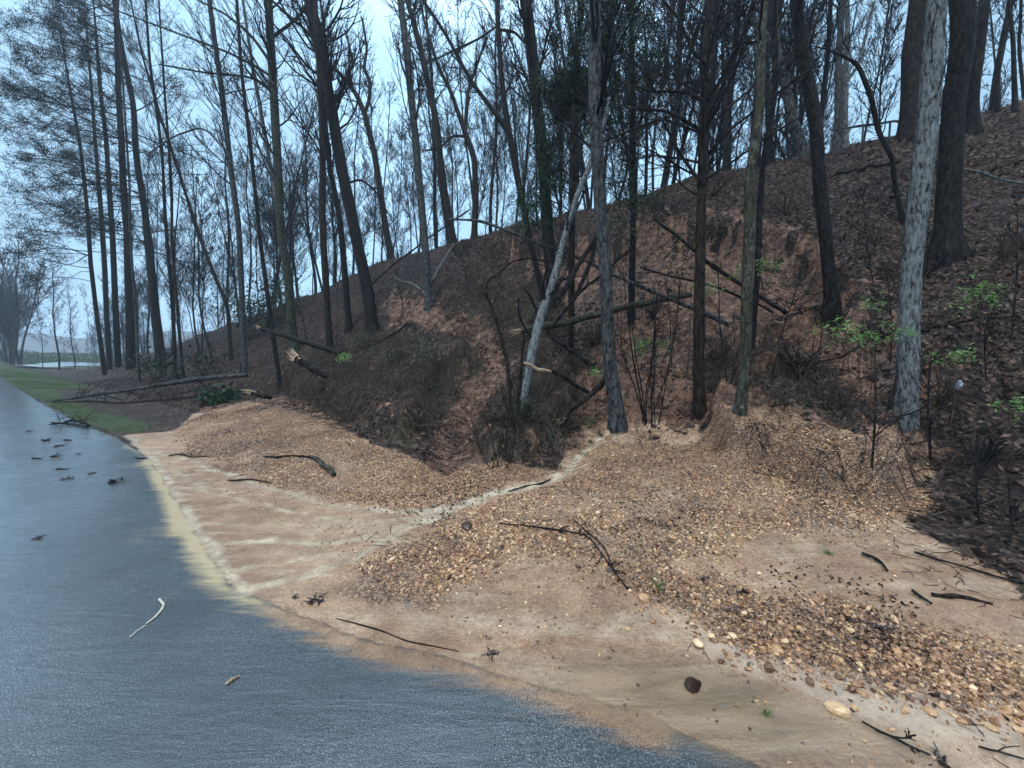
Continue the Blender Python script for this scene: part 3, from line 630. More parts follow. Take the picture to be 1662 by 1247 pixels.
def trunk_path(px, Y=None, D=None, extra=6.0, taper=.45, sink=.15, n=70, wob=.02, seed=0):
    """px: [(x, y, width_px)...] from base to top -> (n,4) world points + radius. The base stands on the ground."""
    x0, y0, _ = px[0]
    if D is not None: Y = D / (SD + CD * (x0 - W / 2) / F)
    if Y is None: g = G(x0, y0); Y = g[1]
    pts = []
    for x, y, w in px:
        p = at(x, y, Y); pts.append([*p, w / 2 * Y / F * ws(x)])
    pts = np.array(pts); zb = Tz(pts[0, 0], pts[0, 1])
    if D is not None or abs(pts[0, 2] - zb) > .02: pts[0, 2] = zb
    if pts[1, 2] <= pts[0, 2] + .05: pts = np.delete(pts, 1, 0)
    if extra:
        d = norm(pts[-1, :3] - pts[-2, :3]); d = norm(d + np.array([0, 0, .6])); q = pts[-1].copy()
        for k in range(3):
            q = q.copy(); q[:3] += d * extra / 3; q[3] *= (1 - (1 - taper) / 2); pts = np.vstack([pts, q])
    base = pts[0].copy(); base[2] -= sink + pts[0, 3] * .9; pts = np.vstack([base, pts]); o = resample(pts, n)
    r = np.random.default_rng(seed + 100); t = np.linspace(0, 6, n)
    o[:, 1] += (vnoise(t + seed * 3.1, t * 0 + 1, 2) - .5) * 2 * wob * 5 * np.clip(t / 2, 0, 1); o[:, 0] += (vnoise(t * 2 + seed * 1.7, t * 0 + 4, 3) - .5) * wob
    return o, Y
USED = []
def tree(name, label, px, mat, twig='dark', Y=None, D=None, extra=6.0, flare=1.5, n1=26, t0=.35, len1=2.2, n2=7, n3=6, ang=(.45, 1.1), trop=.1, bias=None,
         barkamp=.10, sides=None, seed=1, group=None, cat='tree', rmin=.004, limbs=(), r1=.32, wob=.02, flat=0, wander=.13, taper=.45, n=None):
    near = (px[0][2] > 9)
    o, Y = trunk_path(px, Y, D, extra, taper, n=n or (220 if px[0][2] >= 18 else 90 if near else 46), wob=wob, seed=seed)
    L = o[:, 2] - o[0, 2] - o[0, 3] * .9; o[:, 3] *= 1 + (flare - 1) * np.exp(-np.clip(L - .15, 0, 9) / max(.18, o[0, 3] * 1.1))
    lob = (.38 * np.exp(-np.clip(L, 0, 9) / max(.12, o[0, 3] * .8)))[None] if near else None
    base = o[0, :3].copy(); base[2] += .15
    t = thing(name, label, cat, base, group)
    m = sides or (40 if px[0][2] >= 18 else 16 if near else 7)
    V, Fs = tubes(o[None, :, :3], o[None, :, 3], m, barkamp, seed, lob=lob); b = Bag(); b.add(V, Fs)
    obj('trunk', b.mesh('trunk', B[mat], True, base), t)
    r = np.random.default_rng(seed)
    for li in limbs:          # limbs traced one by one: [(x, y, w)...], optional depth change
        dy = li.get('dy', 0); q = []; k = len(li['p'])
        for i, (x, y, w) in enumerate(li['p']):
            p = at(x, y, Y + dy * i / max(1, k - 1)); q.append([*p, w / 2 * Y / F * ws(x)])
        q = resample(np.array(q), 24); V, Fs = tubes(q[None, :, :3], q[None, :, 3], 8, .06, seed); bb = Bag(); bb.add(V, Fs)
        for A_, R_ in crown(r, q[:, :3], q[:, 3], li.get('n', 12), .2, li.get('l', 1.0), (.4, 1.0), 4, 3, trop, wander, rmin, r1=.5): 
            V, Fs = tubes(A_, R_, 3); bb.add(V, Fs)
        obj('limb', bb.mesh('limb', B[li.get('m', mat)], True, base), t)
    if n1:
        cb = bag_of(crown(r, o[:, :3], o[:, 3], n1, t0, len1, ang, n2, n3, trop, wander, rmin, bias, r1=r1, flat=flat))
        obj('branches', cb.mesh('branches', TW[twig], False, base), t)
    USED.append((px[0][0], label)); return t, o, Y
def tufts(parent, base, mat, centers, spread, count, size, width=.1, seed=0, name='needles', droop=0.0, tmpl=None, up=0.0):
    r = np.random.default_rng(seed); C_ = np.repeat(np.asarray(centers), count, 0); n = len(C_)
    pos = C_ + r.normal(0, spread, (n, 3)) ; sz = size * r.uniform(.6, 1.25, n)
    R = rotm(r.uniform(0, 6.28, n), r.normal(droop, .9, n), r.normal(0, .9, n))
    V, Fs, t = inst(tmpl or BLADE, pos, np.stack([sz * width, sz, sz], 1), R, 0, r=r)
    b = Bag(); b.add(V, Fs, t); return obj(name, b.mesh(name, mat, False, base), parent)
def tips(batches, lev): A_ = batches[lev][0]; return A_[:, -1], A_[:, len(A_[0]) // 2]

# --- pines at the far left, by the road
def pine(label, px, seed, ndl=1.0, t0=.32, len1=4.2, n1=30, D=None, bias=(-.9, -.5, 0), extra=4, w0=1, ang=(1.1, 1.6)):
    o, Y = trunk_path(px, None, D, extra, .4, n=70, seed=seed); base = o[0, :3].copy(); base[2] += .15
    t = thing('pine_tree', label, 'tree', base); b = Bag(); V, Fs = tubes(o[None, :, :3], o[None, :, 3], 12, .08, seed); b.add(V, Fs)
    obj('trunk', b.mesh('trunk', B['dark'], True, base), t); r = np.random.default_rng(seed)
    bt = crown(r, o[:, :3], o[:, 3], n1, t0, len1, ang, 7, 5, -.02, .10, .008, bias, r1=.30, flat=.3, lenp=.35)
    obj('branches', bag_of(bt).mesh('branches', TW['dark'], False, base), t)
    e1, m1 = tips(bt, 1); e2, m2 = tips(bt, 2); ce = np.concatenate([e1, e2[r.random(len(e2)) < .7]])
    ce = ce[r.random(len(ce)) < ndl]
    tufts(t, base, NEED, ce, .10, 12, .27, .085, seed); USED.append((px[0][0], label)); return t
pine('slim pine nearest the pond, its needled boughs reaching over the road', [(170, 609, 9), (157, 500, 8), (145, 380, 7.5), (130, 236, 6), (112, 150, 5)], 11, .95, .26, 5.2, 38)
pine('straight pine just right of the slim pine by the pond', [(178, 600, 10), (165, 380, 9), (158, 270, 7), (146, 120, 5)], 12, .8, .38, 4.6, 30)
pine('pine with a pale lower trunk in the clump at the far left', [(192, 596, 12), (182, 380, 10), (172, 240, 8), (160, 90, 6)], 13, .8, .36, 4.8, 30)
pine('thick straight pine in the middle of the far left clump', [(212, 598, 18), (209, 380, 14), (202, 303, 12), (192, 135, 10), (188, 0, 8)], 14, .9, .32, 5.6, 42)
pine('thick pine curving left, rightmost of the far left pines', [(262, 600, 18), (241, 397, 14), (232, 337, 12), (219, 253, 11), (216, 168, 10), (202, 101, 9), (185, 0, 8)], 15, .9, .28, 5.8, 46)

# --- trunks standing on the bank, left to right
BK = {}
def T_(key, *a, **k): BK[key] = tree(*a, **k)
T_('L6', 'bare_tree', 'thin pale trunk in front of the far left pines', [(226, 622, 6), (222, 560, 6), (219, 508, 5), (214, 400, 5), (205, 260, 4), (196, 120, 3.5)], 'grey', seed=21, n1=40, len1=3.2, bias=(-.6, -.3, .2))
T_('L7', 'bare_tree', 'dark slim tree whose twin stands touching it on the left bank', [(286, 615, 7), (276, 447, 7), (270, 380, 6), (262, 260, 5.5), (246, 110, 5), (238, 0, 4)], 'dark', seed=22, n1=44, len1=3.6, bias=(-.6, -.3, .2))
T_('L8', 'bare_tree', 'slightly paler twin just right of the dark slim tree on the left bank', [(297, 612, 6), (287, 470, 5.5), (281, 400, 5), (276, 280, 5), (266, 120, 4)], 'brown', seed=23, n1=40, len1=3.4, bias=(-.6, -.3, .2))
T_('L9', 'bare_tree', 'slim tree leaning far left above the fallen trunks', [(375, 585, 7), (371, 498, 7), (352, 455, 7), (330, 400, 6.5), (303, 320, 6), (276, 236, 5.5), (258, 190, 5), (230, 90, 4)], 'brown', seed=24, n1=44, len1=3.6, bias=(-.6, -.3, .2))
T_('L10', 'bare_tree', 'straight pale grey trunk behind the fallen trunks', [(399, 606, 11), (394, 532, 10), (388, 380, 10), (384, 337, 10), (374, 253, 9), (361, 152, 9), (344, 34, 8), (339, 0, 8)], 'grey', seed=25, n1=48, len1=3.6, bias=(-.6, -.3, .2), limbs=[{'p': [(372, 250, 4), (330, 205, 3.5), (280, 222, 3), (240, 250, 2)], 'n': 10}])
T_('L11', 'bare_tree', 'thin black trunk standing at the edge of the slide beside the splintered stump', [(455, 630, 8), (450, 590, 8), (438, 515, 8), (429, 440, 7.5), (420, 380, 7), (408, 270, 7), (394, 135, 6), (385, 0, 5)], 'wet', seed=26, n1=40, len1=3.0, bias=(-.6, -.3, .2))
T_('L12', 'bare_tree', 'tall vine-spotted tree with a pale leaning stem joined to its foot', [(478, 570, 16), (474, 530, 15), (468, 447, 15), (455, 380, 14), (452, 303, 14), (445, 168, 14), (439, 67, 13), (437, 0, 12)], 'ivy', seed=27, n1=46, len1=3.4, bias=(-.5, -.3, .2),
   limbs=[{'p': [(462, 420, 7), (448, 320, 7), (434, 245, 7), (421, 168, 7), (406, 84, 6), (394, 0, 5)], 'm': 'pale', 'dy': .3}, {'p': [(438, 100, 6), (410, 60, 5), (370, 25, 4), (320, 0, 3)], 'n': 14, 'l': 1.6}, {'p': [(440, 62, 5), (470, 40, 5), (492, 20, 4), (498, 0, 4)]}, {'p': [(447, 130, 5), (420, 110, 5), (370, 85, 4), (250, 40, 3.5), (170, 10, 3)], 'n': 30, 'l': 1.0}, {'p': [(448, 150, 5), (410, 125, 4), (330, 118, 3.5), (260, 105, 3)], 'n': 26, 'l': .9}])
T_('L14', 'bare_tree', 'dark trunk standing close behind the thick black leaning trunk, to its left', [(535, 574, 12), (531, 500, 11), (527, 420, 11), (522, 337, 11), (522, 236, 10), (518, 120, 9), (510, 0, 8)], 'brown', seed=28, n1=40, len1=3)
T_('L15', 'bare_tree', 'slender trunk rising between two dark trunks left of the slide', [(567, 535, 11), (561, 470, 10), (554, 380, 10), (548, 337, 9.5), (534, 270, 9), (528, 180, 8), (516, 60, 7)], 'dark', seed=29, n1=40, len1=2.8)
T_('L13', 'bare_tree', 'thick black trunk leaning left at the left edge of the slide', [(606, 542, 21), (599, 480, 19), (585, 420, 19), (565, 320, 19), (548, 236, 18), (534, 152, 18), (517, 67, 19), (504, 0, 20)], 'wet', seed=30, n1=40, len1=3.4, t0=.4,
   limbs=[{'p': [(514, 70, 6), (492, 45, 5), (465, 22, 4), (440, 0, 4)], 'n': 10}, {'p': [(560, 300, 4), (585, 290, 4), (610, 310, 3), (632, 350, 2)], 'n': 8}])
T_('C1', 'bare_tree', 'bent grey tree on the ridge with a high fork to the right', [(636, 428, 11), (618, 320, 10), (605, 236, 9.5), (592, 185, 9), (578, 152, 8), (551, 118, 6), (531, 101, 5), (505, 60, 4)], 'brown', D=14.3, seed=31, n1=20, len1=2.4, extra=3,
   limbs=[{'p': [(592, 186, 6), (600, 160, 6), (601, 130, 6), (590, 112, 5), (596, 80, 4), (588, 30, 3)], 'n': 14, 'l': 2}, {'p': [(572, 140, 5), (566, 115, 5), (575, 105, 4), (560, 50, 3)], 'n': 12, 'l': 2}])
T_('C2', 'bare_tree', 'straight grey trunk on the slide below the ridge, roots exposed', [(697, 500, 13), (694, 470, 12), (691, 420, 12), (681, 303, 12), (669, 168, 11), (659, 67, 11), (649, 0, 10)], 'grey', seed=32, n1=40, len1=3)
T_('C3', 'bare_tree', 'leaning trunk on the ridge right of the straight grey one', [(736, 400, 12), (720, 303, 11), (706, 185, 10), (686, 94, 9), (666, 17, 8), (660, 0, 7)], 'brown', D=14.2, seed=33, n1=40, len1=3.2)
T_('C4', 'bare_tree', 'crooked ridge tree that forks low into winding limbs', [(770, 389, 10), (772, 320, 10), (770, 253, 9), (757, 222, 9), (748, 195, 7), (730, 145, 6), (712, 110, 5), (690, 40, 4)], 'brown', D=14.2, seed=34, n1=34, len1=2.8,
   limbs=[{'p': [(755, 215, 6), (757, 180, 6), (760, 145, 5), (776, 100, 4), (790, 60, 3)], 'n': 16, 'l': 2}, {'p': [(757, 222, 5), (735, 220, 4), (715, 240, 3), (690, 245, 3)], 'n': 8}])
T_('C6', 'bare_tree', 'thick dark trunk standing in front of the scarp behind the evergreen boughs', [(899, 495, 20), (893, 430, 18), (891, 400, 18), (885, 303, 18), (874, 185, 17), (864, 84, 17), (854, 0, 16)], 'dark', seed=35, n1=26, len1=2.6, t0=.4)
T_('C5', 'bare_tree', 'thin black leaning stem crossing in front of the red scarp', [(885, 492, 10), (876, 455, 9), (861, 397, 9), (847, 320, 10), (827, 219, 10), (815, 135, 8), (809, 50, 7.5), (807, 0, 7)], 'wet', seed=36, n1=20, len1=2.0, t0=.4,
   limbs=[{'p': [(830, 222, 8), (812, 195, 8), (787, 162, 7), (770, 140, 6), (753, 111, 6), (720, 50, 5), (686, 0, 5)], 'n': 18, 'l': 1.4}, {'p': [(806, 43, 3), (780, 62, 3), (745, 78, 3), (700, 100, 2)], 'n': 8}, {'p': [(809, 48, 4), (835, 52, 4), (856, 74, 3)], 'n': 2}])
T_('C8', 'bare_tree', 'stout grey trunk rising from the pool of red mud beside the stream', [(1003, 690, 29), (1000, 660, 25), (989, 582, 21), (986, 498, 20), (981, 414, 20), (975, 340, 20), (972, 270, 21), (966, 168, 19), (967, 80, 19), (967, 0, 19)], 'grey', seed=37, n1=26, len1=2.0, t0=.35, flare=1.25, barkamp=.09)
T_('C9', 'bare_tree', 'slim dark straight trunk right of the stout grey one', [(1026, 524, 11), (1026, 470, 11), (1028, 380, 10), (1029, 303, 9.5), (1027, 202, 9), (1026, 100, 9), (1025, 0, 9)], 'dark', seed=38, n1=40, len1=2.0, t0=.25, ang=(.8, 1.5))
T_('C10', 'bare_tree', 'dead brown trunk with many long bare upswept branches', [(1137, 672, 22), (1135, 640, 19), (1136, 515, 18), (1140, 380, 17), (1143, 303, 15), (1147, 202, 15), (1147, 101, 13), (1155, 0, 11)], 'brown', seed=39, n1=56, len1=2.6, t0=.28, ang=(.7, 1.2), n2=4, n3=3, r1=.28, trop=.09, flare=1.3,
   limbs=[{'p': [(1143, 215, 6), (1110, 195, 6), (1080, 180, 5), (1050, 178, 4), (1015, 175, 3)], 'n': 10, 'dy': -.6}, {'p': [(1142, 165, 6), (1115, 150, 6), (1090, 148, 5), (1060, 150, 4), (1032, 140, 3)], 'n': 12},
          {'p': [(1146, 105, 6), (1125, 85, 6), (1110, 50, 5), (1095, 20, 4), (1075, 0, 3)], 'n': 10}, {'p': [(1150, 250, 5), (1185, 210, 5), (1225, 180, 4), (1270, 145, 4), (1330, 100, 3)], 'n': 12, 'dy': -.5},
          {'p': [(1150, 165, 5), (1175, 125, 5), (1200, 70, 4), (1215, 20, 4), (1222, 0, 3)], 'n': 10}, {'p': [(1150, 205, 5), (1200, 160, 4), (1260, 110, 4), (1310, 60, 3), (1340, 20, 3)], 'n': 12, 'dy': .4},
          {'p': [(1148, 290, 5), (1190, 262, 4), (1240, 225, 4), (1300, 190, 3)], 'n': 10}, {'p': [(1140, 300, 5), (1110, 260, 5), (1090, 225, 4), (1075, 195, 3)], 'n': 8},
          {'p': [(1147, 130, 5), (1155, 80, 4), (1170, 40, 4), (1190, 0, 3)], 'n': 8}, {'p': [(1140, 218, 4), (1110, 205, 4), (1075, 192, 3.5), (1040, 205, 3), (980, 230, 3)], 'n': 12}, {'p': [(1136, 265, 4), (1110, 258, 4), (1060, 252, 3), (1010, 262, 3)], 'n': 10}])
T_('C11', 'bare_tree', 'lichen-spotted mossy trunk planted in the front mound of debris', [(1199, 672, 22), (1206, 640, 19), (1212, 560, 19), (1214, 515, 19), (1219, 380, 19), (1214, 303, 17), (1219, 250, 16), (1227, 202, 15), (1237, 84, 15), (1246, 0, 14)], 'lichen', seed=40, n1=26, len1=2.0, t0=.4, flare=1.2)
T_('C12', 'bare_tree', 'thin dark stem leaning in close behind the lichen-spotted trunk', [(1222, 560, 10), (1228, 420, 10), (1229, 337, 10), (1237, 236, 9), (1247, 185, 9), (1255, 152, 10), (1260, 70, 11), (1262, 0, 11)], 'wet', Y=6.6, seed=41, n1=34, len1=2.4, t0=.35, bias=(.6, 0, .2))
T_('C13', 'bare_tree', 'thick grey ridge trunk bent sharply left near its top', [(1305, 284, 22), (1300, 262, 20), (1285, 202, 18), (1277, 150, 17), (1271, 118, 17), (1262, 88, 13), (1240, 45, 9), (1221, 27, 8), (1190, 0, 6)], 'grey', D=14.2, seed=42, n1=14, len1=2, extra=2,
   limbs=[{'p': [(1268, 110, 9), (1262, 60, 7), (1258, 0, 6)], 'n': 10}])
T_('C14', 'bare_tree', 'slim ridge trunk just left of the sharply bent one', [(1254, 282, 11), (1249, 202, 10), (1247, 120, 9), (1247, 20, 8)], 'far', D=14.8, seed=43, n1=20, len1=2)
T_('R1', 'bare_tree', 'thick black trunk with a torn root plate on the right edge of the slide', [(1352, 502, 27), (1349, 470, 24), (1343, 430, 22), (1338, 360, 22), (1332, 303, 23), (1322, 168, 22), (1305, 67, 21), (1297, 0, 20)], 'wet', seed=44, n1=30, len1=2.4, t0=.4, flare=1.35)
T_('R2', 'bare_tree', 'left stem of the twin pale trunks on the ridge', [(1355, 255, 16), (1360, 195, 13), (1363, 135, 12), (1365, 60, 11), (1366, 0, 11)], 'grey', D=14.2, seed=45, n1=26, len1=2.6)
T_('R2b', 'bare_tree', 'right stem of the twin ridge trunks, with a raised side limb', [(1371, 252, 13), (1371, 195, 11), (1371, 135, 10), (1374, 60, 9), (1376, 0, 8)], 'pale', D=14.5, seed=46, n1=12, len1=2, limbs=[{'p': [(1372, 135, 6), (1392, 108, 6), (1402, 70, 5), (1412, 30, 4), (1420, 0, 3)], 'n': 12, 'l': 1.5}])
T_('R4', 'bare_tree', 'very thick grey ridge trunk behind the pale trunk', [(1478, 232, 41), (1479, 190, 37), (1481, 120, 35), (1484, 60, 34), (1487, 0, 33)], 'brown', D=13.6, seed=47, n1=30, len1=3, t0=.4)
T_('R6', 'bare_tree', 'massive dark trunk standing close behind the pale trunk', [(1536, 412, 50), (1540, 371, 45), (1547, 236, 40), (1550, 135, 40), (1552, 60, 41), (1553, 0, 42)], 'dark', seed=48, n1=30, len1=2.4, t0=.35, barkamp=.07)
T_('R7', 'bare_tree', 'dark ridge trunk right of the massive trunk', [(1580, 222, 22), (1580, 152, 20), (1590, 67, 19), (1595, 0, 18)], 'dark', D=13.2, seed=49, n1=16, len1=2.2)
T_('R5', 'bare_tree', 'pale grey rough-barked trunk, the nearest tree at the right', [(1467, 690, 46), (1469, 665, 42), (1476, 548, 39), (1486, 414, 37), (1489, 380, 37), (1496, 303, 38), (1505, 210, 38), (1510, 168, 37), (1518, 60, 35), (1523, 0, 34)], 'pale', seed=50, n1=16, len1=1.6, t0=.3, flare=1.15, barkamp=.07, n2=4, n3=3, r1=.12)
T_('R3', 'bent_snag', 'black dead stem that bends over to the left behind the pale trunk', [(1466, 360, 9), (1446, 253, 9), (1425, 195, 9), (1405, 135, 9), (1397, 108, 8), (1388, 97, 7), (1372, 92, 5), (1358, 84, 4), (1324, 74, 2)], 'wet', seed=51, n1=14, len1=1.0, extra=0, wander=.2)
T_('R9', 'bare_tree', 'thin ridge tree nearest the right picture edge', [(1648, 190, 10), (1646, 120, 9), (1644, 60, 8), (1640, 0, 7)], 'far', D=13.6, seed=52, n1=26, len1=1.8)
T_('R10', 'bare_tree', 'slender tree between the dark ridge trunk and the right picture edge', [(1618, 200, 9), (1622, 130, 8), (1630, 60, 7), (1637, 0, 6)], 'far', D=14.2, seed=53, n1=26, len1=1.8)

# evergreen boughs: a cedar hanging between the trunks
def cedar():
    o, Y = trunk_path([(927, 470, 10), (928, 320, 10), (930, 200, 9), (932, 101, 9), (945, 0, 8)], 8.6, None, 4, .4, n=70, seed=61)
    base = o[0, :3].copy(); base[2] += .15; t = thing('cedar_tree', 'evergreen cedar with dark drooping boughs between the thick dark and stout grey trunks', 'tree', base)
    b = Bag(); V, Fs = tubes(o[None, :, :3], o[None, :, 3], 14, .08, 3); b.add(V, Fs); obj('trunk', b.mesh('trunk', B['brown'], True, base), t)
    r = np.random.default_rng(62); C_ = []; Pl = []; Rl = []
    blobs = [(905, 150, 36, 20, 110), (955, 148, 40, 26, 130), (930, 175, 50, 18, 60), (985, 80, 20, 45, 60), (1000, 20, 30, 20, 40), (960, 20, 24, 20, 30), (885, 250, 16, 40, 46), (895, 300, 18, 30, 30), (1030, 40, 18, 40, 34),
             (862, 320, 24, 22, 24), (1045, 120, 22, 40, 22), (1030, 320, 30, 30, 26), (975, 210, 30, 30, 34), (870, 350, 30, 14, 24), (1080, 110, 24, 20, 14), (940, 60, 14, 40, 24)]
    for bx, by, rx, ry, c in blobs:
        ctr = at(bx, by, Y + r.uniform(-.6, .6)); root = o[np.argmin(np.abs(o[:, 2] - ctr[2] - .1)), :3]
        q = np.linspace(0, 1, 8)[:, None]; ln = root + (ctr + np.array([0, 0, .25]) - root) * q + np.array([0, 0, 1]) * (q - q * q) * .5
        Pl.append(ln); Rl.append(np.linspace(.016, .006, 8))
        s = Y / F; pts = ctr + r.normal(0, 1, (c, 3)) * np.array([rx * s * .6, .3, ry * s * .6]); C_.append(pts)
        for p in pts[:c // 2]:
            a = ln[r.integers(3, 8)]; Pl.append(a + (p - a) * q + r.normal(0, .015, (8, 3))); Rl.append(np.linspace(.006, .003, 8))
    b = Bag(); V, Fs = tubes(np.array(Pl), np.array(Rl), 4); b.add(V, Fs); obj('branches', b.mesh('branches', TW['dark'], False, base), t)
    tufts(t, base, CEDAR, np.concatenate(C_), .08, 26, .13, .15, 63, 'foliage', 2.6); USED.append((928, 'cedar'))
cedar()

# leaning / fallen stems
def stem(name, label, cat, px, mat, Y0=None, Y1=None, follow=False, sides=14, n=60, barkamp=.08, seed=0, lift=0, ends=None, twigs=0, tl=.6, group=None, tm='dark', grow_up=.05):
    """px traced path; depth runs from Y0 to Y1 (or the path lies on the ground)"""
    pts = []
    if follow:
        for x, y, w in px:
            g = G(x, y); r_ = w / 2 * g[1] / F; pts.append([g[0], g[1], g[2] + r_ * .7 + lift, r_])
    else:
        L = np.cumsum([0] + [math.hypot(px[i + 1][0] - px[i][0], px[i + 1][1] - px[i][1]) for i in range(len(px) - 1)]); L = L / L[-1]
        if Y0 is None: Y0 = G(px[0][0], px[0][1])[1]
        if Y1 is None: Y1 = G(px[-1][0], px[-1][1])[1]
        for (x, y, w), l in zip(px, L):
            Yv = Y0 + (Y1 - Y0) * l; p = at(x, y, Yv); pts.append([*p, w / 2 * Yv / F * ws(x)])
    o = resample(np.array(pts), n)
    if follow: o[:, 3] *= .72
    rw = np.random.default_rng(seed + 77); tn = np.linspace(0, n / 5, n); wd = o[:, 3].mean() * (1.6 if follow else .7)
    o[:, 0] += (vnoise(tn, tn * 0 + seed, 3) - .5) * wd; o[:, 1] += (vnoise(tn, tn * 0 + seed, 4) - .5) * wd; o[:, 3] *= .8 + .4 * vnoise(tn * 1.7, tn * 0 + seed, 6)
    if name in ('fallen_tree', 'fallen_log', 'broken_limb', 'fallen_branch') and not follow: o[:, 2] = np.maximum(o[:, 2], T(o[:, 0], o[:, 1]) + o[:, 3] * .6)
    i0 = np.argmin(o[:, 2]); base = o[i0, :3].copy()
    b = Bag(); V, Fs = tubes(o[None, :, :3], o[None, :, 3], sides, barkamp, seed, cap=True); b.add(V, Fs)
    kids = bool(twigs or ends)
    t = thing(name, label, cat, base, group) if kids else None
    me = b.mesh('stem', B.get(mat, mat) if isinstance(mat, str) else mat, True, base)
    if not kids:
        ob = obj(name, me, None, tuple(base), label=label, category=cat, group=group); return ob, o
    obj('stem', me, t); r = np.random.default_rng(seed + 5)
    if twigs:
        cb = bag_of(crown(r, o[:, :3], o[:, 3], twigs, .1, tl, (.4, 1.2), 3, 2, grow_up, .16, .0035, r1=.45)); obj('twigs', cb.mesh('twigs', TW[tm], False, base), t)
    for e in (ends or []):       # fresh splintered wood at a broken end: bundle of spikes
        i = 0 if e == 0 else -1; p = o[i, :3]; d = norm(o[0, :3] - o[3, :3]) if e == 0 else norm(o[-1, :3] - o[-4, :3]); R0 = o[i, 3]
        k = 18; st_ = p + r.normal(0, R0 * .45, (k, 3)) - d * R0; dd = norm(d + r.normal(0, .10, (k, 3))); A_ = grow(r, st_, dd, R0 * r.uniform(2, 5.5, k), 4, .09, 0)
        V, Fs = tubes(A_, (R0 * r.uniform(.14, .36, k))[:, None] * np.array([1, .9, .6, .08]), 5); bb = Bag(); bb.add(V, Fs); obj('splintered_end', bb.mesh('splintered_end', SPLINT, False, base), t)
    return t, o
stem('leaning_tree', 'smooth grey tree snapped over and leaning right across the scarp', 'tree', [(845, 668, 14), (852, 630, 14), (870, 548, 13.5), (884, 495, 13), (900, 447, 12), (917, 380, 10), (930, 340, 9), (944, 303, 8), (958, 263, 8), (975, 215, 7), (990, 160, 6)], 'pale', None, 7.9, seed=3, twigs=14, tl=1.2, sides=24)
stem('leaning_pole', 'thin pale stem leaning beside the smooth grey leaning tree', 'tree', [(893, 470, 6), (905, 425, 6), (918, 385, 6), (930, 350, 5), (950, 310, 4)], 'grey', 8.0, 8.6, seed=4, twigs=6, tl=.8)
stem('fallen_log', 'lichened log lying across the slide with a sawn-pale broken left end', 'log', [(845, 537, 11), (870, 531, 12), (917, 525, 12), (978, 508, 12), (1018, 498, 12), (1070, 487, 11), (1120, 478, 10)], 'lichen', 7.7, 8.3, seed=6, ends=[0], sides=20)
stem('fallen_branch', 'long pale curved branch draped from the ridge down across the scarp', 'branch', [(728, 356, 3), (780, 358, 4), (831, 378, 5), (878, 397, 5), (932, 414, 5.5), (998, 447, 6), (1069, 478, 7), (1126, 501, 8), (1160, 515, 9), (1183, 528, 9)], 'grey', 9.5, 7.6, seed=7, twigs=8, tl=.7)
stem('fallen_branch', 'straight dark pole slanting down right from the dead brown trunk', 'branch', [(1060, 355, 4), (1099, 383, 5), (1146, 424, 8), (1180, 448, 8), (1214, 468, 8), (1250, 492, 7.5), (1275, 508, 7)], 'wet', 7.6, 7.3, seed=8, twigs=6)
stem('fallen_branch', 'thin dark branch running level then down behind the lichen-spotted trunk', 'branch', [(1039, 434, 3), (1085, 448, 3.5), (1130, 457, 4), (1164, 467, 4), (1207, 484, 5), (1235, 496, 5), (1254, 508, 4)], 'wet', 8, 7.6, seed=9, twigs=6)
stem('leaning_pole', 'first dark pole propped against the scarp left of the stout grey trunk', 'branch', [(906, 485, 9), (925, 455, 9), (942, 425, 8), (960, 398, 7), (975, 360, 6)], 'wet', 8.0, 8.6, seed=10)
stem('leaning_pole', 'second dark pole propped steeply right of the first, behind the stout grey trunk', 'branch', [(932, 485, 7), (945, 458, 7), (958, 425, 7), (967, 400, 6), (985, 340, 5)], 'dark', 8.1, 8.7, seed=12)
stem('broken_limb', 'snapped limb with a bright torn end hanging beside the stout grey trunk', 'branch', [(985, 615, 11), (968, 632, 11), (951, 648, 10), (930, 662, 9), (914, 676, 9), (908, 682, 8)], 'brown', 6.6, 6.2, seed=13, ends=[1])
stem('fallen_branch', 'curved bare branch drooping from the snapped limb to the mound', 'branch', [(908, 688, 5), (890, 702, 6), (865, 715, 6), (850, 718, 6), (825, 712, 5), (807, 707, 5), (797, 718, 4), (800, 744, 3)], 'brown', 6.2, 5.6, seed=14, twigs=12, tl=.5)
stem('splintered_branch', 'bright peeled splinter curling above the snapped limb', 'branch', [(848, 589, 4), (860, 592, 5), (872, 600, 6), (885, 601, 6), (899, 604, 4)], SPLINT, 6.4, 6.5, seed=15, barkamp=.15)
stem('fallen_branch', 'dark branch running right from the bright peeled splinter', 'branch', [(895, 602, 6), (915, 612, 7), (935, 626, 7), (955, 637, 6)], 'wet', 6.5, 6.6, seed=16)
stem('fallen_branch', 'dark branch crossing above the bright peeled splinter', 'branch', [(888, 536, 5), (900, 550, 6), (925, 568, 7), (948, 585, 7), (966, 600, 7)], 'wet', 6.9, 6.7, seed=17, twigs=8, tl=.4)
stem('fallen_branch', 'long slender branch rising right from the mound to the stout grey trunk', 'branch', [(820, 720, 3), (850, 680, 3), (890, 640, 3), (920, 610, 3), (945, 590, 2)], 'dark', 6.0, 6.6, seed=18, twigs=8, tl=.4)
stem('fallen_branch', 'long thin branch rising right from the leaning grey tree', 'branch', [(896, 532, 4), (920, 500, 5), (945, 470, 5), (975, 448, 5), (1000, 425, 4), (1030, 400, 3)], 'dark', 7.4, 7.6, seed=19, twigs=10, tl=.6)
stem('sapling', 'thin bare sapling standing in front of the gully between the mounds', 'sapling', [(837, 756, 7), (834, 720, 7), (831, 683, 6.5), (827, 630, 6), (822, 582, 6), (812, 545, 5), (804, 515, 5), (795, 492, 4.5), (787, 472, 4)], 'brown', 5.5, 5.5, seed=20, twigs=12, tl=.7)
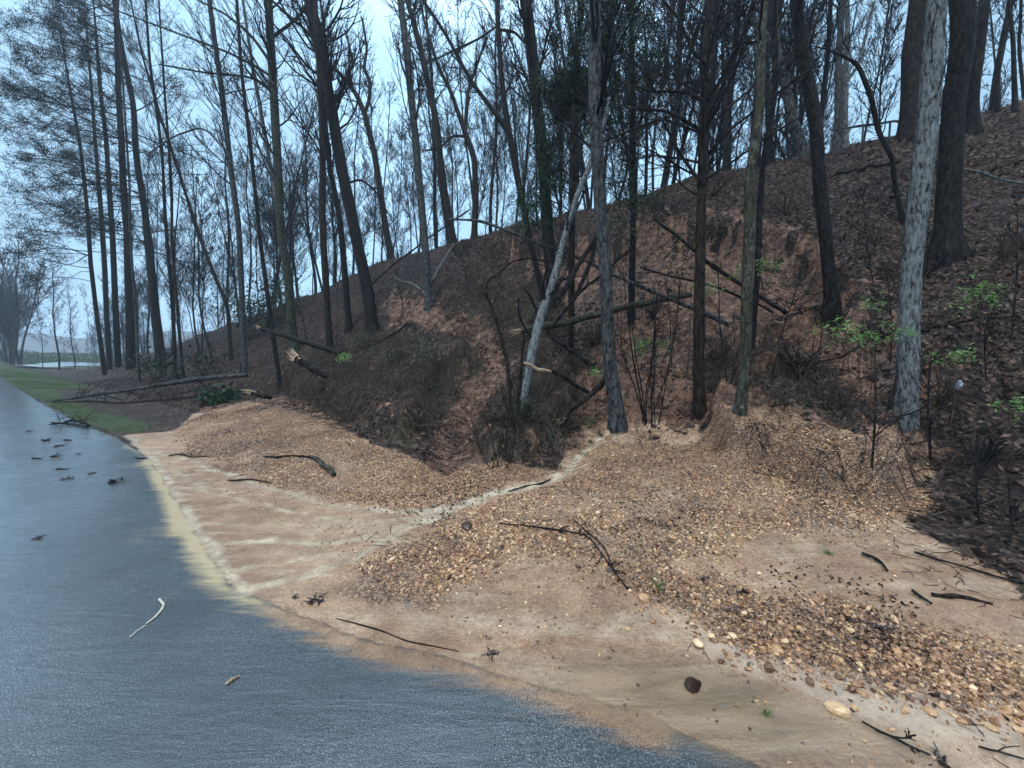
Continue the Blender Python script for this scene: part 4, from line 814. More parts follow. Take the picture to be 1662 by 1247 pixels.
stem('fallen_branch', 'bare twig arching right from the top of the thin sapling', 'branch', [(789, 470, 3), (793, 455, 3), (812, 440, 3), (832, 424, 3), (854, 419, 3), (880, 422, 2.5), (901, 424, 2)], 'brown', 5.5, 5.6, seed=21, twigs=6, tl=.3)
stem('sapling', 'short thin sapling in front of the foot of the leaning grey tree', 'sapling', [(841, 664, 5), (844, 630, 5), (846, 590, 5), (851, 542, 4)], 'brown', 5.9, 5.9, seed=22, twigs=6, tl=.4)
stem('fallen_branch', 'thin dead stem slanting up from the left trunks to the ridge', 'branch', [(600, 465, 3), (640, 428, 3), (682, 397, 3), (725, 366, 3), (763, 340, 2)], 'dark', 14, 15.5, seed=23, twigs=6, tl=1)
stem('fallen_branch', 'pale dead stem leaning up to the ridge behind the straight grey trunk', 'branch', [(700, 458, 3), (712, 435, 3), (724, 415, 3), (737, 396, 2)], 'pale', 14, 15, seed=24)
stem('fallen_branch', 'white twig arched over the bare ground left of the straight grey trunk', 'branch', [(640, 448, 2), (650, 456, 2), (668, 460, 3), (686, 472, 3), (690, 480, 2)], 'pale', 13.4, 13.2, seed=25)
# fallen trunks at the left
stem('fallen_tree', 'long grey fallen trunk reaching the far road edge, upper of two', 'log', [(73, 653, 4), (110, 648, 6), (150, 641, 7), (177, 638, 8), (225, 631, 8), (278, 622, 8.5), (330, 614, 9), (379, 611, 9), (400, 608, 9)], 'grey', 12.6, 14.2, seed=26, twigs=16, tl=1.1, tm='dark')
stem('fallen_tree', 'thinner fallen trunk sagging below the long grey one', 'log', [(86, 656, 4), (120, 660, 5), (177, 662, 6), (215, 661, 6), (253, 656, 6), (290, 651, 6), (316, 648, 6), (360, 642, 6)], 'brown', 12.4, 12.9, seed=27, twigs=20, tl=1.1)
stem('fallen_log', 'dark log with a torn pale end lying against the left trunks', 'log', [(421, 533, 7), (445, 540, 8), (472, 548, 9), (510, 560, 9), (553, 574, 9)], 'wet', 12.0, 11.4, seed=28, ends=[0])
stem('splintered_stump', 'orange splintered trunk end jutting up from the left mound', 'log', [(530, 612, 9), (510, 600, 12), (494, 590, 12), (482, 583, 12)], 'brown', 9.3, 9.3, seed=29, ends=[1], barkamp=.2)
stem('splintered_stump', 'short broken stub with a pale frayed end low at the left of the mound', 'log', [(440, 645, 9), (425, 642, 10), (410, 638, 9)], 'brown', 9.3, 9.3, seed=30, ends=[1])
stem('broken_branch', 'stubby lichen-green log lying on the left gravel', 'log', [(503, 745, 9), (515, 750, 10), (530, 762, 11), (545, 774, 12)], 'lichen', follow=True, seed=31)
stem('broken_branch', 'dark stick ending at the lichen-green log on the left gravel', 'branch', [(430, 743, 4), (450, 744, 5), (475, 741, 5), (503, 744, 6)], 'wet', follow=True, seed=32)
stem('fallen_branch', 'dark limb curling up at its right end on the left mound', 'branch', [(600, 570, 4), (625, 555, 4), (645, 545, 5), (660, 533, 6), (670, 532, 6), (674, 540, 5)], 'wet', follow=True, lift=.08, seed=33, twigs=5, tl=.4)
stem('broken_branch', 'dark snapped stick stuck in the mound in front of the pale trunk', 'branch', [(1408, 744, 11), (1425, 715, 10), (1439, 683, 10), (1448, 645, 8), (1456, 609, 6)], 'wet', 4.6, 4.75, seed=34, ends=None, twigs=3, tl=.3)
stem('fallen_log', 'long thin log lying on the leafy slope either side of the pale trunk', 'log', [(1405, 546, 6), (1452, 552, 7), (1500, 556, 8), (1557, 554, 8), (1610, 546, 7), (1662, 531, 6), (1720, 515, 6)], 'dark', None, None, seed=35)
stem('fallen_branch', 'pale crooked branch sticking out right of the massive trunk', 'branch', [(1523, 276, 3), (1545, 272, 4), (1570, 275, 4), (1592, 280, 5), (1620, 291, 5), (1655, 297, 5), (1700, 305, 5)], 'pale', 7.0, 7.0, seed=36, twigs=5, tl=.5)
stem('fallen_branch', 'thin branch sweeping level from the pale trunk foot', 'branch', [(1445, 677, 4), (1470, 674, 4), (1495, 665, 4), (1520, 645, 3), (1555, 636, 3), (1600, 648, 2)], 'dark', 4.5, 4.4, seed=37, twigs=6, tl=.5)
stem('fallen_log', 'dark rotten branch on the leaf litter right of the pale trunk', 'log', [(1550, 708, 4), (1590, 704, 5), (1640, 700, 4), (1700, 700, 4)], 'wet', follow=True, lift=.02, seed=38)
stem('fallen_branch', 'dark crooked limb lying left of the leafy seedlings', 'branch', [(1325, 588, 4), (1345, 584, 5), (1365, 580, 5), (1385, 568, 4), (1400, 562, 3)], 'wet', 5.6, 5.6, seed=39, twigs=5, tl=.4)
stem('fallen_log', 'broken log lying along the ridge beyond the black trunk', 'log', [(1345, 290, 5), (1380, 283, 6), (1430, 268, 6), (1462, 262, 5)], 'dark', None, None, seed=40)

# clump of thin stems between the stout grey and dead brown trunks
def clump(name, label, bx, by, n, h, spread, mat, twig, seed, Y=None, r0=.010, n1=7, len1=.5):
    r = np.random.default_rng(seed); g = G(bx, by) if Y is None else at(bx, by, Y); g[2] = Tz(g[0], g[1]); t = thing(name, label, 'shrub', g)
    P0 = g + r.normal(0, .07, (n, 3)) * np.array([1, 1, 0]); d = norm(np.stack([r.normal(0, spread, n), r.normal(0, spread, n), np.ones(n)], 1))
    A_ = grow(r, P0 - np.array([0, 0, .05]), d, h * r.uniform(.6, 1.1, n), 12, .05, .02); R_ = r0 * r.uniform(.7, 1.4, n)[:, None] * np.linspace(1, .35, 12)
    for i in range(n):
        V, Fs = tubes(A_[i:i + 1], R_[i:i + 1], 6, .05, seed + i); b = Bag(); b.add(V, Fs)
        for a, c in crown(r, A_[i], R_[i], n1, .3, len1, (.3, .9), 3, 2, .05, .15, .0025, r1=.6): V, Fs = tubes(a, c, 3); b.add(V, Fs)
        obj('stem', b.mesh('stem', B[mat], False, g), t)
    return t, A_
cl1, a1 = clump('shrub', 'clump of thin bare stems between the stout grey and dead brown trunks', 1052, 688, 9, 2.2, .20, 'wet', 'dark', 71)
cl2, a2 = clump('shrub', 'sparse twiggy shrub at the lower tip of the front mound', 815, 757, 8, .95, .45, 'brown', 'brown', 72, r0=.006)
cl3, a3 = clump('shrub', 'wispy bare shoots on the front mound of debris', 1228, 735, 5, .5, .35, 'brown', 'brown', 73, r0=.003, len1=.2)
cl4, a4 = clump('shrub', 'wispy bare shoots on the gravel in front of the pale trunk', 1385, 800, 5, .55, .3, 'brown', 'brown', 74, r0=.003, len1=.2)


# thin young stems dotted over the slope
SAPS = [(1068, 690, 1112, 395, 'tall thin stem fanning right out of the thin stem clump'), (1048, 690, 1010, 430, 'tall thin stem leaning left out of the thin stem clump'), (1260, 560, 1310, 400, 'wispy sapling on the bare slide right of the lichen-spotted trunk'), (1330, 575, 1360, 380, 'wispy sapling left of the torn root plate'),
 (1415, 760, 1420, 560, 'thin dark shoot rising behind the snapped stick'), (1510, 745, 1512, 560, 'straight thin shoot right of the pale trunk foot'), (1560, 735, 1552, 640, 'short shoot on the litter right of the pale trunk'), (1600, 620, 1606, 480, 'thin stem under the bright green seedling'), (1640, 560, 1652, 330, 'thin stem high on the slope at the right picture edge'),
 (1420, 470, 1400, 300, 'wispy stem between the black trunk and the pale trunk'), (1445, 600, 1440, 440, 'thin stem directly left of the pale trunk'), (985, 560, 1005, 380, 'thin stem against the stout grey trunk'), (1090, 600, 1075, 420, 'thin crooked stem left of the dead brown trunk'), (1180, 620, 1165, 420, 'thin stem between the dead brown and lichen-spotted trunks'),
 (760, 480, 742, 400, 'small twiggy sapling high on the slide'), (820, 470, 800, 380, 'small sapling below the ridge left of the leaning stem'), (655, 520, 640, 440, 'small sapling left of the straight grey trunk'), (500, 560, 480, 400, 'thin sapling left of the vine-spotted group'), (540, 600, 548, 470, 'thin sapling at the foot of the dark trunks'), (350, 610, 330, 440, 'thin sapling among the far bank trees'),
 (1705, 700, 1690, 480, 'shoot beyond the right picture edge'), (1590, 850, 1585, 700, 'fine bare shoot over the wet litter at the right'), (1640, 880, 1630, 740, 'last fine bare shoot at the lower right litter'), (1240, 470, 1215, 330, 'thin upper stem behind the lichen-spotted trunk')]
for i, (bx, by, tx, ty, lb) in enumerate(SAPS):
    g = G(bx, by); a, c = at((bx * 2 + tx) / 3 + 4, (by * 2 + ty) / 3, g[1]), at(tx, ty, g[1] + .1); w = .010 + .004 * (i % 3); ps = [(bx, by + 4, w * 2 * F / g[1]), ((bx + tx) / 2 + (-1) ** i * 5, (by + ty) / 2, w * 1.5 * F / g[1]), (tx, ty, w * .6 * F / g[1])]
    stem('sapling', lb, 'sapling', ps, 'wet' if i % 2 else 'brown', g[1], g[1] + .2, seed=900 + i, twigs=16, tl=.55 * (by - ty) / 170 * g[1] / 6, sides=7, n=24)

# fresh green seedlings
def seedling(label, px, py, by, Y, rx, n, seed, mat=FRESH, size=.05, gx=None):
    c = at(px, py, Y); gxx = at(gx if gx else px, by, Y); gxx[2] = Tz(gxx[0], gxx[1]); t = thing('seedling', label, 'seedling', gxx); r = np.random.default_rng(seed); q = np.linspace(0, 1, 9)[:, None]
    main = gxx + (c - gxx) * q + np.array([.02, 0, 0]) * np.sin(q * 6); P_ = [main]; R_ = [np.linspace(.006, .003, 9)]; s = Y / F
    ctr = c + r.normal(0, 1, (n, 3)) * np.array([rx * s * .45, .10, rx * s * .22])
    for p in ctr[:max(3, n // 3)]:
        a = main[r.integers(5, 9)]; P_.append(a + (p - a) * q - np.array([0, 0, .03]) * np.sin(q * 3.14)); R_.append(np.linspace(.003, .0012, 9))
    b = Bag(); V, Fs = tubes(np.array(P_), np.array(R_), 4); b.add(V, Fs); obj('stem', b.mesh('stem', TW['brown'], False, gxx), t)
    k = np.repeat(ctr, 9, 0) + r.normal(0, size * .6, (9 * n, 3)) - np.abs(r.normal(0, size * .5, (9 * n, 3))) * np.array([0, 0, 1]); m = len(k); sz = size * 1.1 * r.uniform(.5, 1.3, m)
    V, Fs, tt = inst(LEAF, k, np.stack([sz, sz * .45, sz], 1), rotm(r.uniform(0, 6.28, m), r.normal(.5, .6, m), r.normal(0, .6, m)), 0, r=r); b = Bag(); b.add(V, Fs, tt); obj('leaves', b.mesh('leaves', mat, False, gxx), t)
SEEDL = [('bright green seedling on the slope right of the massive trunk', 1592, 474, 545, 5.2, 42, 26, .055, None), ('green seedling right of the pale trunk at mid height', 1552, 575, 640, 4.4, 26, 16, .045, None),
 ('green seedling touching the left side of the pale trunk', 1462, 542, 640, 4.4, 22, 12, .04, None), ('leafy seedling left of the pale trunk, the fullest of its cluster', 1395, 545, 640, 4.6, 42, 26, .045, 1400), ('small seedling above the full one left of the pale trunk', 1418, 489, 560, 4.8, 22, 10, .042, None),
 ('small leaves left of the full seedling near the pale trunk', 1360, 532, 600, 4.7, 18, 10, .045, None), ('bright leaves at the right picture edge beside the leaf litter', 1640, 655, 760, 3.9, 30, 14, .04, None),
 ('yellow green sprig against the lichen-spotted trunk', 1247, 428, 560, 6.2, 24, 14, .05, 1240), ('sprig of young leaves against the dead brown trunk', 1142, 465, 600, 6.3, 20, 12, .05, 1150), ('young leaves left of the lichen-spotted trunk at mid height', 1196, 440, 560, 6.4, 16, 9, .05, 1190),
 ('leafy young shrub in front of the thin stem clump', 1052, 562, 680, 6.6, 34, 30, .05, 1055), ('tiny green shoot at the foot of the thin stem clump', 1052, 676, 690, 6.5, 16, 12, .03, None), ('small green sprig above the dark branch by the stout grey trunk', 966, 603, 640, 6.5, 10, 7, .05, None),
 ('pale green leaves high between the thick dark and stout grey trunks', 1008, 365, 500, 7.6, 44, 16, .06, 1010), ('young leaves beside the slim dark straight trunk', 1100, 405, 560, 7.4, 46, 14, .055, 1090), ('green shoot at the left end of the slide beside a black trunk', 558, 578, 620, 9.8, 14, 16, .07, None),
 ('leafy shoot on the dead brown trunk top branch', 1128, 300, 470, 7.0, 40, 14, .05, 1120), ('grassy shoots at the right end of the gravel bank', 1490, 828, 845, 3.6, 30, 26, .03, None), ('green shoot in the red mud by the stream head', 958, 682, 705, 6.3, 12, 9, .03, None)]
for i, (lb, x, y, by, Y, rx, n, sz, gx) in enumerate(SEEDL): seedling(lb, x, y, by, Y, rx, n, 200 + i, FRESH if i not in (13, 14, 16) else DULLG, sz, gx)

# broadleaf / evergreen shrubs on the left mound and verge
def bush(name, label, cx, cy, rx, h, mat, seed, n=260, size=.05, D=None, twig='brown', tm=LEAF, w=.6):
    g = G(cx, cy) if D is None else None
    if g is None:
        Y = D / (SD + CD * (cx - W / 2) / F); g = at(cx, cy, Y); g[2] = Tz(g[0], g[1])
    r = np.random.default_rng(seed); s = g[1] / F; t = thing(name, label, 'shrub', g); R = rx * s; Hh = h * s
    d = norm(np.stack([r.normal(0, R / Hh * .7, 14), r.normal(0, R / Hh * .7, 14), np.ones(14)], 1)); A_ = grow(r, np.repeat(g[None], 14, 0), d, np.full(14, Hh), 6, .12, .02)
    bt = [(A_, np.linspace(.010, .004, 6)[None] * np.ones((14, 1)))]
    q = np.repeat(np.arange(14), 6); p, dd, rr = along(A_[q], bt[0][1][q], r.uniform(.2, 1, len(q))); A2 = grow(r, p, side(r, dd, .4, 1.2), np.full(len(q), Hh * .4), 5, .15, .03); bt.append((A2, np.full((len(q), 5), .003)))
    obj('branches', bag_of(bt).mesh('branches', TW[twig], False, g), t)
    e = np.concatenate([A2[:, -1], A2[:, 2], A_[:, -1]]); k = e[r.integers(0, len(e), n)] + r.normal(0, .07 * Hh + size, (n, 3)); sz = size * r.uniform(.6, 1.3, n)
    V, Fs, tt = inst(tm, k, np.stack([sz, sz * w, sz], 1), rotm(r.uniform(0, 6.28, n), r.normal(0, .7, n), r.normal(0, .7, n)), 0, r=r); b = Bag(); b.add(V, Fs, tt); obj('foliage', b.mesh('foliage', mat, False, g), t)
bush('shrub', 'pale-leaved shrub at the crest of the left mound', 715, 600, 42, 48, BLUEG, 301, 420, .05)
bush('shrub', 'dull green shrub at the foot of the thick black leaning trunk', 590, 570, 34, 34, DULLG, 302, 420, .06)
bush('shrub', 'low pale-leaved shrub left of the crest of the left mound', 640, 590, 34, 28, BLUEG, 303, 200, .045)
bush('evergreen_shrub', 'dark grey-green evergreen among the left trunks', 405, 560, 34, 60, CEDAR, 304, 1300, .10, D=9, tm=BLADE, w=.16)
bush('evergreen_shrub', 'wide dark evergreen behind the thin black trunk', 440, 545, 44, 70, CEDAR, 305, 1500, .11, D=10, tm=BLADE, w=.16)
bush('evergreen_shrub', 'yellow green bush low beside the far left pines', 255, 622, 34, 40, CEDAR, 306, 500, .10, tm=BLADE, w=.2)
bush('evergreen_shrub', 'dark green boughs lying over the fallen trunks', 355, 655, 60, 24, CEDAR, 307, 600, .10, tm=BLADE, w=.16)
bush('evergreen_shrub', 'dark bush at the foot of the pale trunk left of the slide', 330, 612, 30, 34, CEDAR, 308, 300, .10, tm=BLADE, w=.2)
bush('shrub', 'green shrub under the red scarp left of the log', 880, 520, 34, 26, DULLG, 309, 420, .05)
bush('shrub', 'dark green growth behind the stout grey trunk', 960, 560, 36, 40, DULLG, 310, 420, .05)

BR = [('brush hanging over the scarp left of the dead brown trunk', 1085, 352, 60, 46, 1), ('brush hanging over the scarp between the lichen-spotted and black trunks', 1275, 350, 70, 44, 1), ('dark brush along the ridge above the dead brown trunk', 1160, 318, 50, 34, 1), ('brush overhanging the scarp behind the leaning stem', 850, 385, 48, 30, 1),
 ('dark brush at the top left corner of the slide', 745, 418, 40, 30, 1), ('tangled brush below the straight grey trunk', 790, 480, 60, 34, 0), ('tangled brush in the middle of the slide under the lichened log', 870, 560, 44, 34, 0), ('brush behind the leaning grey tree foot', 935, 610, 34, 34, 1), ('low brush on the slide beside the slim dark straight trunk', 1060, 520, 44, 40, 0),
 ('twiggy brush between the dead brown and lichen-spotted trunks', 1175, 590, 34, 44, 0), ('brush behind the front mound right of the lichen-spotted trunk', 1290, 600, 60, 50, 0), ('twiggy brush at the right end of the front mound', 1370, 670, 44, 50, 0), ('twiggy brush below the torn root plate', 1400, 560, 50, 40, 0),
 ('brush on the leafy slope right of the black trunk', 1420, 400, 44, 44, 0), ('low brush at the foot of the massive trunk', 1500, 450, 40, 44, 0), ('brush on the slope at the right picture edge', 1630, 420, 50, 50, 0), ('twiggy brush on the litter at the lower right', 1590, 760, 56, 54, 0), ('twiggy brush right of the pale trunk foot', 1530, 660, 44, 54, 0),
 ('brush on the left mound under its pale-leaved shrub', 690, 640, 50, 30, 1), ('brush on the left mound beside the splintered stump', 560, 620, 50, 30, 1), ('brush on the small centre mound', 850, 690, 44, 36, 1), ('brush above the left mound below the dark trunks', 600, 500, 50, 30, 1)]
for i, (lb, x, y, rx, h, gr) in enumerate(BR): bush('brush', lb, x, y, rx, h, DULLG if gr else LITTER, 950 + i, 260 if gr else 70, .035, twig=['dark', 'brown'][i % 2])
# ------------------------------------------------------------------ ridge and distant wood: individual bare trees from a few builds, copied
def proto(seed, h, r0, lean, n1, len1, twig='far', rmin=.009, fork=True):
    r = np.random.default_rng(seed); K = 26; d = norm(np.array([[lean, r.normal(0, .05), 1.0]])); A_ = grow(r, np.array([[0, 0, -.3]]), d, np.array([h]), K, .035, .01)[0]; R_ = r0 * .72 * np.linspace(1, .18, K) ** .9; R_[0] *= 1.25
    b = Bag(); V, Fs = tubes(A_[None], R_[None], 7, .06, seed); b.add(V, Fs)
    if fork:
        for q in range(2):
            t = r.uniform(.3, .55, 1); p, dd, rr = along(A_[None], R_[None], t); f = grow(r, p, side(r, dd, .3, .6), np.array([h * .5]), 14, .06, .05); V, Fs = tubes(f, rr[:, None] * .7 * np.linspace(1, .2, 14), 5); b.add(V, Fs)
            if q == 0: F0 = (f[0], rr[0] * .7 * np.linspace(1, .2, 14))
    bt = crown(r, A_, R_, n1, .22, len1, (.4, .95), 7, 6, .12, .12, rmin, r1=.34)
    c = bag_of(bt, (4, 3, 3))
    if fork:
        for a, q in crown(r, F0[0], F0[1], n1 // 2, .1, len1 * .7, (.35, .9), 6, 5, .12, .12, rmin, r1=.4): V, Fs = tubes(a, q, 3); c.add(V, Fs)
    return b.mesh('trunk', B['far'], True), c.mesh('branches', TW[twig], False)
PROT = [proto(400 + i, h, r0, ln, n1, l1, fork=i % 2 == 0) for i, (h, r0, ln, n1, l1) in enumerate([(13, .13, -.05, 36, 3.2), (15, .10, .04, 38, 2.8), (12, .16, -.10, 32, 3.6), (14, .08, .0, 40, 2.6), (10, .06, .08, 34, 2.2), (16, .15, -.03, 36, 3.4), (9, .05, -.06, 34, 2.0), (12, .09, .12, 34, 3.0)])]
BACK = []
r = np.random.default_rng(88)
def place_back(x, D, k, sc, grp, zone_):
    """x: bearing given as the picture column the trunk foot is seen at; D: how far across the bank it grows"""
    den = SD + CD * (x - W / 2) / F
    if den < .06: return
    Y = D / den; X = (x - W / 2) / F * Y; BACK.append((X, Y, k, sc, r.uniform(0, 6.28), grp, zone_, x))
for x in np.arange(470, 1320, 14.0): place_back(x + r.uniform(-8, 8), 14.6 + r.random() ** 1.3 * 9, r.integers(0, 8), r.uniform(.7, 1.15), 'bare trees along the ridge', 'ridge')
for x in np.arange(480, 1330, 26.0): place_back(x + r.uniform(-8, 8), 14.2 + r.random() * 2.5, r.integers(3, 8), r.uniform(.6, 1.0), 'bare trees along the ridge', 'ridge')
for x in np.arange(1320, 1700, 40.0): place_back(x + r.uniform(-12, 12), 14.8 + r.random() * 8, r.integers(0, 8), r.uniform(.6, .95), 'bare trees along the ridge', 'ridge')
for x in np.arange(150, 480, 9.0): place_back(x + r.uniform(-7, 7), 8.2 + r.random() * 9, r.integers(0, 8), r.uniform(.7, 1.1), 'bare trees on the far bank', 'bank')
for s0 in np.arange(52, 130, 7.0):
    for q in range(2):
        d0 = 4.5 + r.random() * 10 if s0 < 80 else 9 + r.random() * 14; X, Y = from_sd(s0 + r.uniform(-3, 3), d0); BACK.append((X, Y, r.integers(0, 8), r.uniform(.6, .85), r.uniform(0, 6.28), 'hazy trees along the far road', 'far', 0))
for s0 in np.arange(78, 165, 3.2):
    X, Y = from_sd(s0, 3.5 + r.random() * 2); BACK.append((X, Y, [0, 2, 5, 7][int(r.integers(0, 4))], r.uniform(1.2, 1.7), r.uniform(0, 6.28), 'hazy trees along the far road', 'far', 0))
def vis_x(X, Y): return proj((X, Y, Tz(X, Y)))[0]
marks = sorted([(p[0], lb) for p, lb in [((u[0],), u[1]) for u in USED if 'stub' not in u[1]]])
SHORT = {}
names = {455: 'thin black trunk beside the splintered stump', 399: 'pale grey trunk behind the fallen trunks', 478: 'vine-spotted tree', 606: 'thick black leaning trunk', 636: 'bent grey ridge tree', 697: 'straight grey trunk below the ridge',
         736: 'leaning ridge trunk', 770: 'crooked forked ridge tree', 899: 'thick dark trunk before the scarp', 928: 'evergreen cedar', 1003: 'stout grey trunk', 1137: 'dead brown trunk', 1199: 'lichen-spotted trunk', 1305: 'sharply bent ridge trunk', 1352: 'black trunk with the root plate',
         1466: 'pale rough-barked trunk', 1536: 'massive dark trunk', 262: 'thick pine curving left', 212: 'thick straight pine', 375: 'tree leaning far left'}
mk = sorted(names.items()); ORD = ['nearest', 'second', 'third', 'fourth', 'fifth', 'sixth', 'seventh', 'eighth', 'ninth', 'tenth', 'eleventh', 'twelfth', 'thirteenth', 'fourteenth', 'fifteenth']
LOOK = ['tall', 'slim upright', 'stout left-leaning', 'slender', 'thin young', 'heavy tall', 'small twiggy', 'spreading']
items = []
for bk in BACK:
    X, Y = bk[0], bk[1]; items.append((vis_x(X, Y), bk))
items.sort(key=lambda q: q[0]); cnt = {}
for vx, (X, Y, k, sc, rot, grp, zn, _) in items:
    z = Tz(X, Y); me_t, me_b = PROT[int(k)]
    if zn == 'far': key = 'far'; cnt[key] = cnt.get(key, 0) + 1; nn = cnt[key]; lb = None
    else:
        li = max([m_ for m_ in mk if m_[0] <= vx], default=mk[0]); cnt[li] = cnt.get(li, 0) + 1; nn = cnt[li]
        lb = f"{ORD[min(nn - 1, 14)]} {'ridge' if zn == 'ridge' else 'bank'} tree right of the {li[1]}"
        if nn == 1: lb = f"ridge tree standing nearest right of the {li[1]}" if zn == 'ridge' else f"bank tree standing nearest right of the {li[1]}"
    if zn == 'far': lb = 'hazy bare tree among those lining the far end of the road'
    t = thing('bare_tree', lb, 'tree', (X, Y, z), grp); t.rotation_euler = (0, 0, rot); t.scale = (sc, sc, sc * (1 if zn != 'far' else .9))
    obj('trunk', me_t, t); obj('branches', me_b, t)
# distant wooded hills and far brush read as masses
def wood(name, label, srange, drange, n, size, mat, zlift, kind='stuff', seed=1):
    r = np.random.default_rng(seed); s = r.uniform(*srange, n); d = r.uniform(*drange, n); X, Y = from_sd(s, d); zz = gz(X, Y) + r.random(n) ** 1.4 * zlift; sz = size * r.uniform(.5, 1.4, n)
    V, Fs, t = inst(LEAF, np.stack([X, Y, zz], 1), np.stack([sz, sz, sz], 1), rotm(r.uniform(0, 6.28, n), r.normal(0, 1, n), r.normal(0, 1, n)), .05, r=r); b = Bag(); b.add(V, Fs, t)
    o = obj(name, b.mesh(name, mat)); o['kind'] = kind; o['label'] = label; o['category'] = 'undergrowth'
wood('far_undergrowth', 'hazy green undergrowth round the pond at the far end of the road', (97, 150), (4.5, 40), 26000, .26, DULLG, 2.4, seed=3)
wood('far_undergrowth', 'hazy green brush on the slope beside the pond', (55, 100), (14.5, 30), 14000, .16, DULLG, 2.0, seed=6)
wood('far_undergrowth', 'dim undergrowth between the far bank trees', (18, 60), (6, 16), 16000, .055, LITTER, .5, seed=4)
def hills():
    xs = np.linspace(-520, 40, 120); r = 14 + 9 * fbm(xs * .012, xs * 0 + 3, 3, 5) + 1.2 * fbm(xs * .2, xs * 0, 3, 8); Y0 = 300.
    V = []; 
    for k, (dy, hh) in enumerate([(0, -3), (20, .6), (55, 1.0), (120, .7), (170, -3)]):
        V.append(np.stack([xs * (1 + dy / 600), np.full(120, Y0 + dy), np.where(hh < 0, -4, r * hh)], 1))
    V = np.concatenate(V); i = (np.arange(4)[:, None] * 120 + np.arange(119)[None]).ravel(); f = np.stack([i, i + 1, i + 121, i + 120], 1)
    m = M('wooded_hill'); n = m.noise(.15, 5, .7); m.fin(m.ramp(n, [(.35, (.02, .025, .022)), (.65, (.05, .055, .04))]), .9)
    o = obj('hills', new_mesh('hills', V, f, True, None, m.m)); o['kind'] = 'structure'
hills()
# ------------------------------------------------------------------ small things
def rock(label, px, py, w, seed, pale=0, name='rock', group=None):
    g = G(px, py); r = np.random.default_rng(seed); s = w / 2 * g[1] / F; V, Ft = ICO
    # subdivide once for a rounder, chipped stone
    E = {}; vs = [v for v in V]; nf = []
    def mid(a, b_):
        k = (min(a, b_), max(a, b_))
        if k not in E: E[k] = len(vs); vs.append(norm((vs[a] + vs[b_])[None])[0])
        return E[k]
    for a, b_, c in Ft:
        x, y, z = mid(a, b_), mid(b_, c), mid(c, a); nf += [[a, x, z], [b_, y, x], [c, z, y], [x, y, z]]
    V = np.array(vs); pl = norm(r.normal(0, 1, (7, 3)))
    for p in pl: dd = V @ p; V = V - np.clip(dd - r.uniform(.6, .85), 0, None)[:, None] * p
    V = V * np.array([1, r.uniform(.6, .9), r.uniform(.38, .6)]) * s + r.normal(0, .025 * s, V.shape); a = r.uniform(0, 6.28); V = V @ np.array([[math.cos(a), math.sin(a), 0], [-math.sin(a), math.cos(a), 0], [0, 0, 1]])
    t = np.full(len(V), np.clip(r.normal(.55 + pale, .15), 0, 1)); me = new_mesh(name, V, np.array(nf), False, {'tint': t}, STONEM)
    return obj(name, me, None, (g[0], g[1], g[2] + s * .2), label=label, category='rock', group=group)
named = [(1044, 973, 24, .25, 'flat pale stone on the gravel edge left of the silt'), (1133, 1046, 22, .1, 'rounded tan cobble above the concrete gutter'), (1190, 1035, 18, .3, 'off-white cobble in the middle of the gravel bank'),
 (1248, 1085, 24, -.25, 'reddish wedge stone at the lip of the concrete gutter'), (1360, 1155, 42, .4, 'broad pale stone with a dark hole lying in the gutter'), (1510, 1157, 22, .15, 'blocky tan stone at the lower right gravel edge'),
 (1650, 1185, 26, .3, 'large pale stone at the lower right picture corner'), (1232, 932, 9, .45, 'white chip on the wet silt'), (1074, 994, 14, .1, 'round pebble next to the flat pale stone'),
 (758, 857, 30, -.6, 'dark flat slate-like piece near the stream'), (1262, 1058, 26, .3, 'pale block low in the gravel bank'), (1345, 1030, 18, .0, 'tan stone high in the gravel bank'), (1550, 1120, 16, -.1, 'brown stone among the lower right gravel')]
for i, (x, y, w, p, lb) in enumerate(named): rock(lb, x, y, w, 500 + i, p)
r = np.random.default_rng(91); k = 0
for i in range(55):
    x = r.uniform(1000, 1655); y = r.uniform(985 + (x - 1060) * .17, 1040 + (x - 1060) * .27)
    rock('fist-sized orange tan cobble embedded in the gravel bank by the gutter', x, y, r.uniform(7, 13) * (1 + (x - 1000) / 1000), 600 + i, r.uniform(-.1, .2), 'cobble', 'cobbles in the gravel bank')

def lump(name, label, cat, px, py, w, seed, mat=BLACKD, n=16, h=.5):
    """ragged clump of sodden bark and leaves on the ground"""
    g = G(px, py); r = np.random.default_rng(seed); s = w * .36 * g[1] / F; pos = r.normal(0, 1, (n, 3)) * np.array([s * .5, s * .5, s * .08]) + np.array([0, 0, s * .15])
    sz = s * r.uniform(.35, .9, n); V, Fs, t = inst(LEAF, pos, np.stack([sz, sz * .5, sz * 1.2], 1), rotm(r.uniform(0, 6.28, n), r.normal(0, .7, n), r.normal(0, .6, n)), .12, r=r); b = Bag(); b.add(V, Fs, t)
    d = norm(np.stack([r.normal(0, 1, 6), r.normal(0, 1, 6), r.normal(0, .15, 6)], 1)); A_ = grow(r, np.tile([[0, 0, s * .15]], (6, 1)), d, s * r.uniform(.8, 1.6, 6), 4, .2, -.05); A_[:, :, 2] = np.clip(A_[:, :, 2], .004, None)
    V, Fs = tubes(A_, np.full((6, 4), s * .05 + .001), 4); b.add(V, Fs)
    return obj(name, b.mesh(name, mat), None, tuple(g), label=label, category=cat)
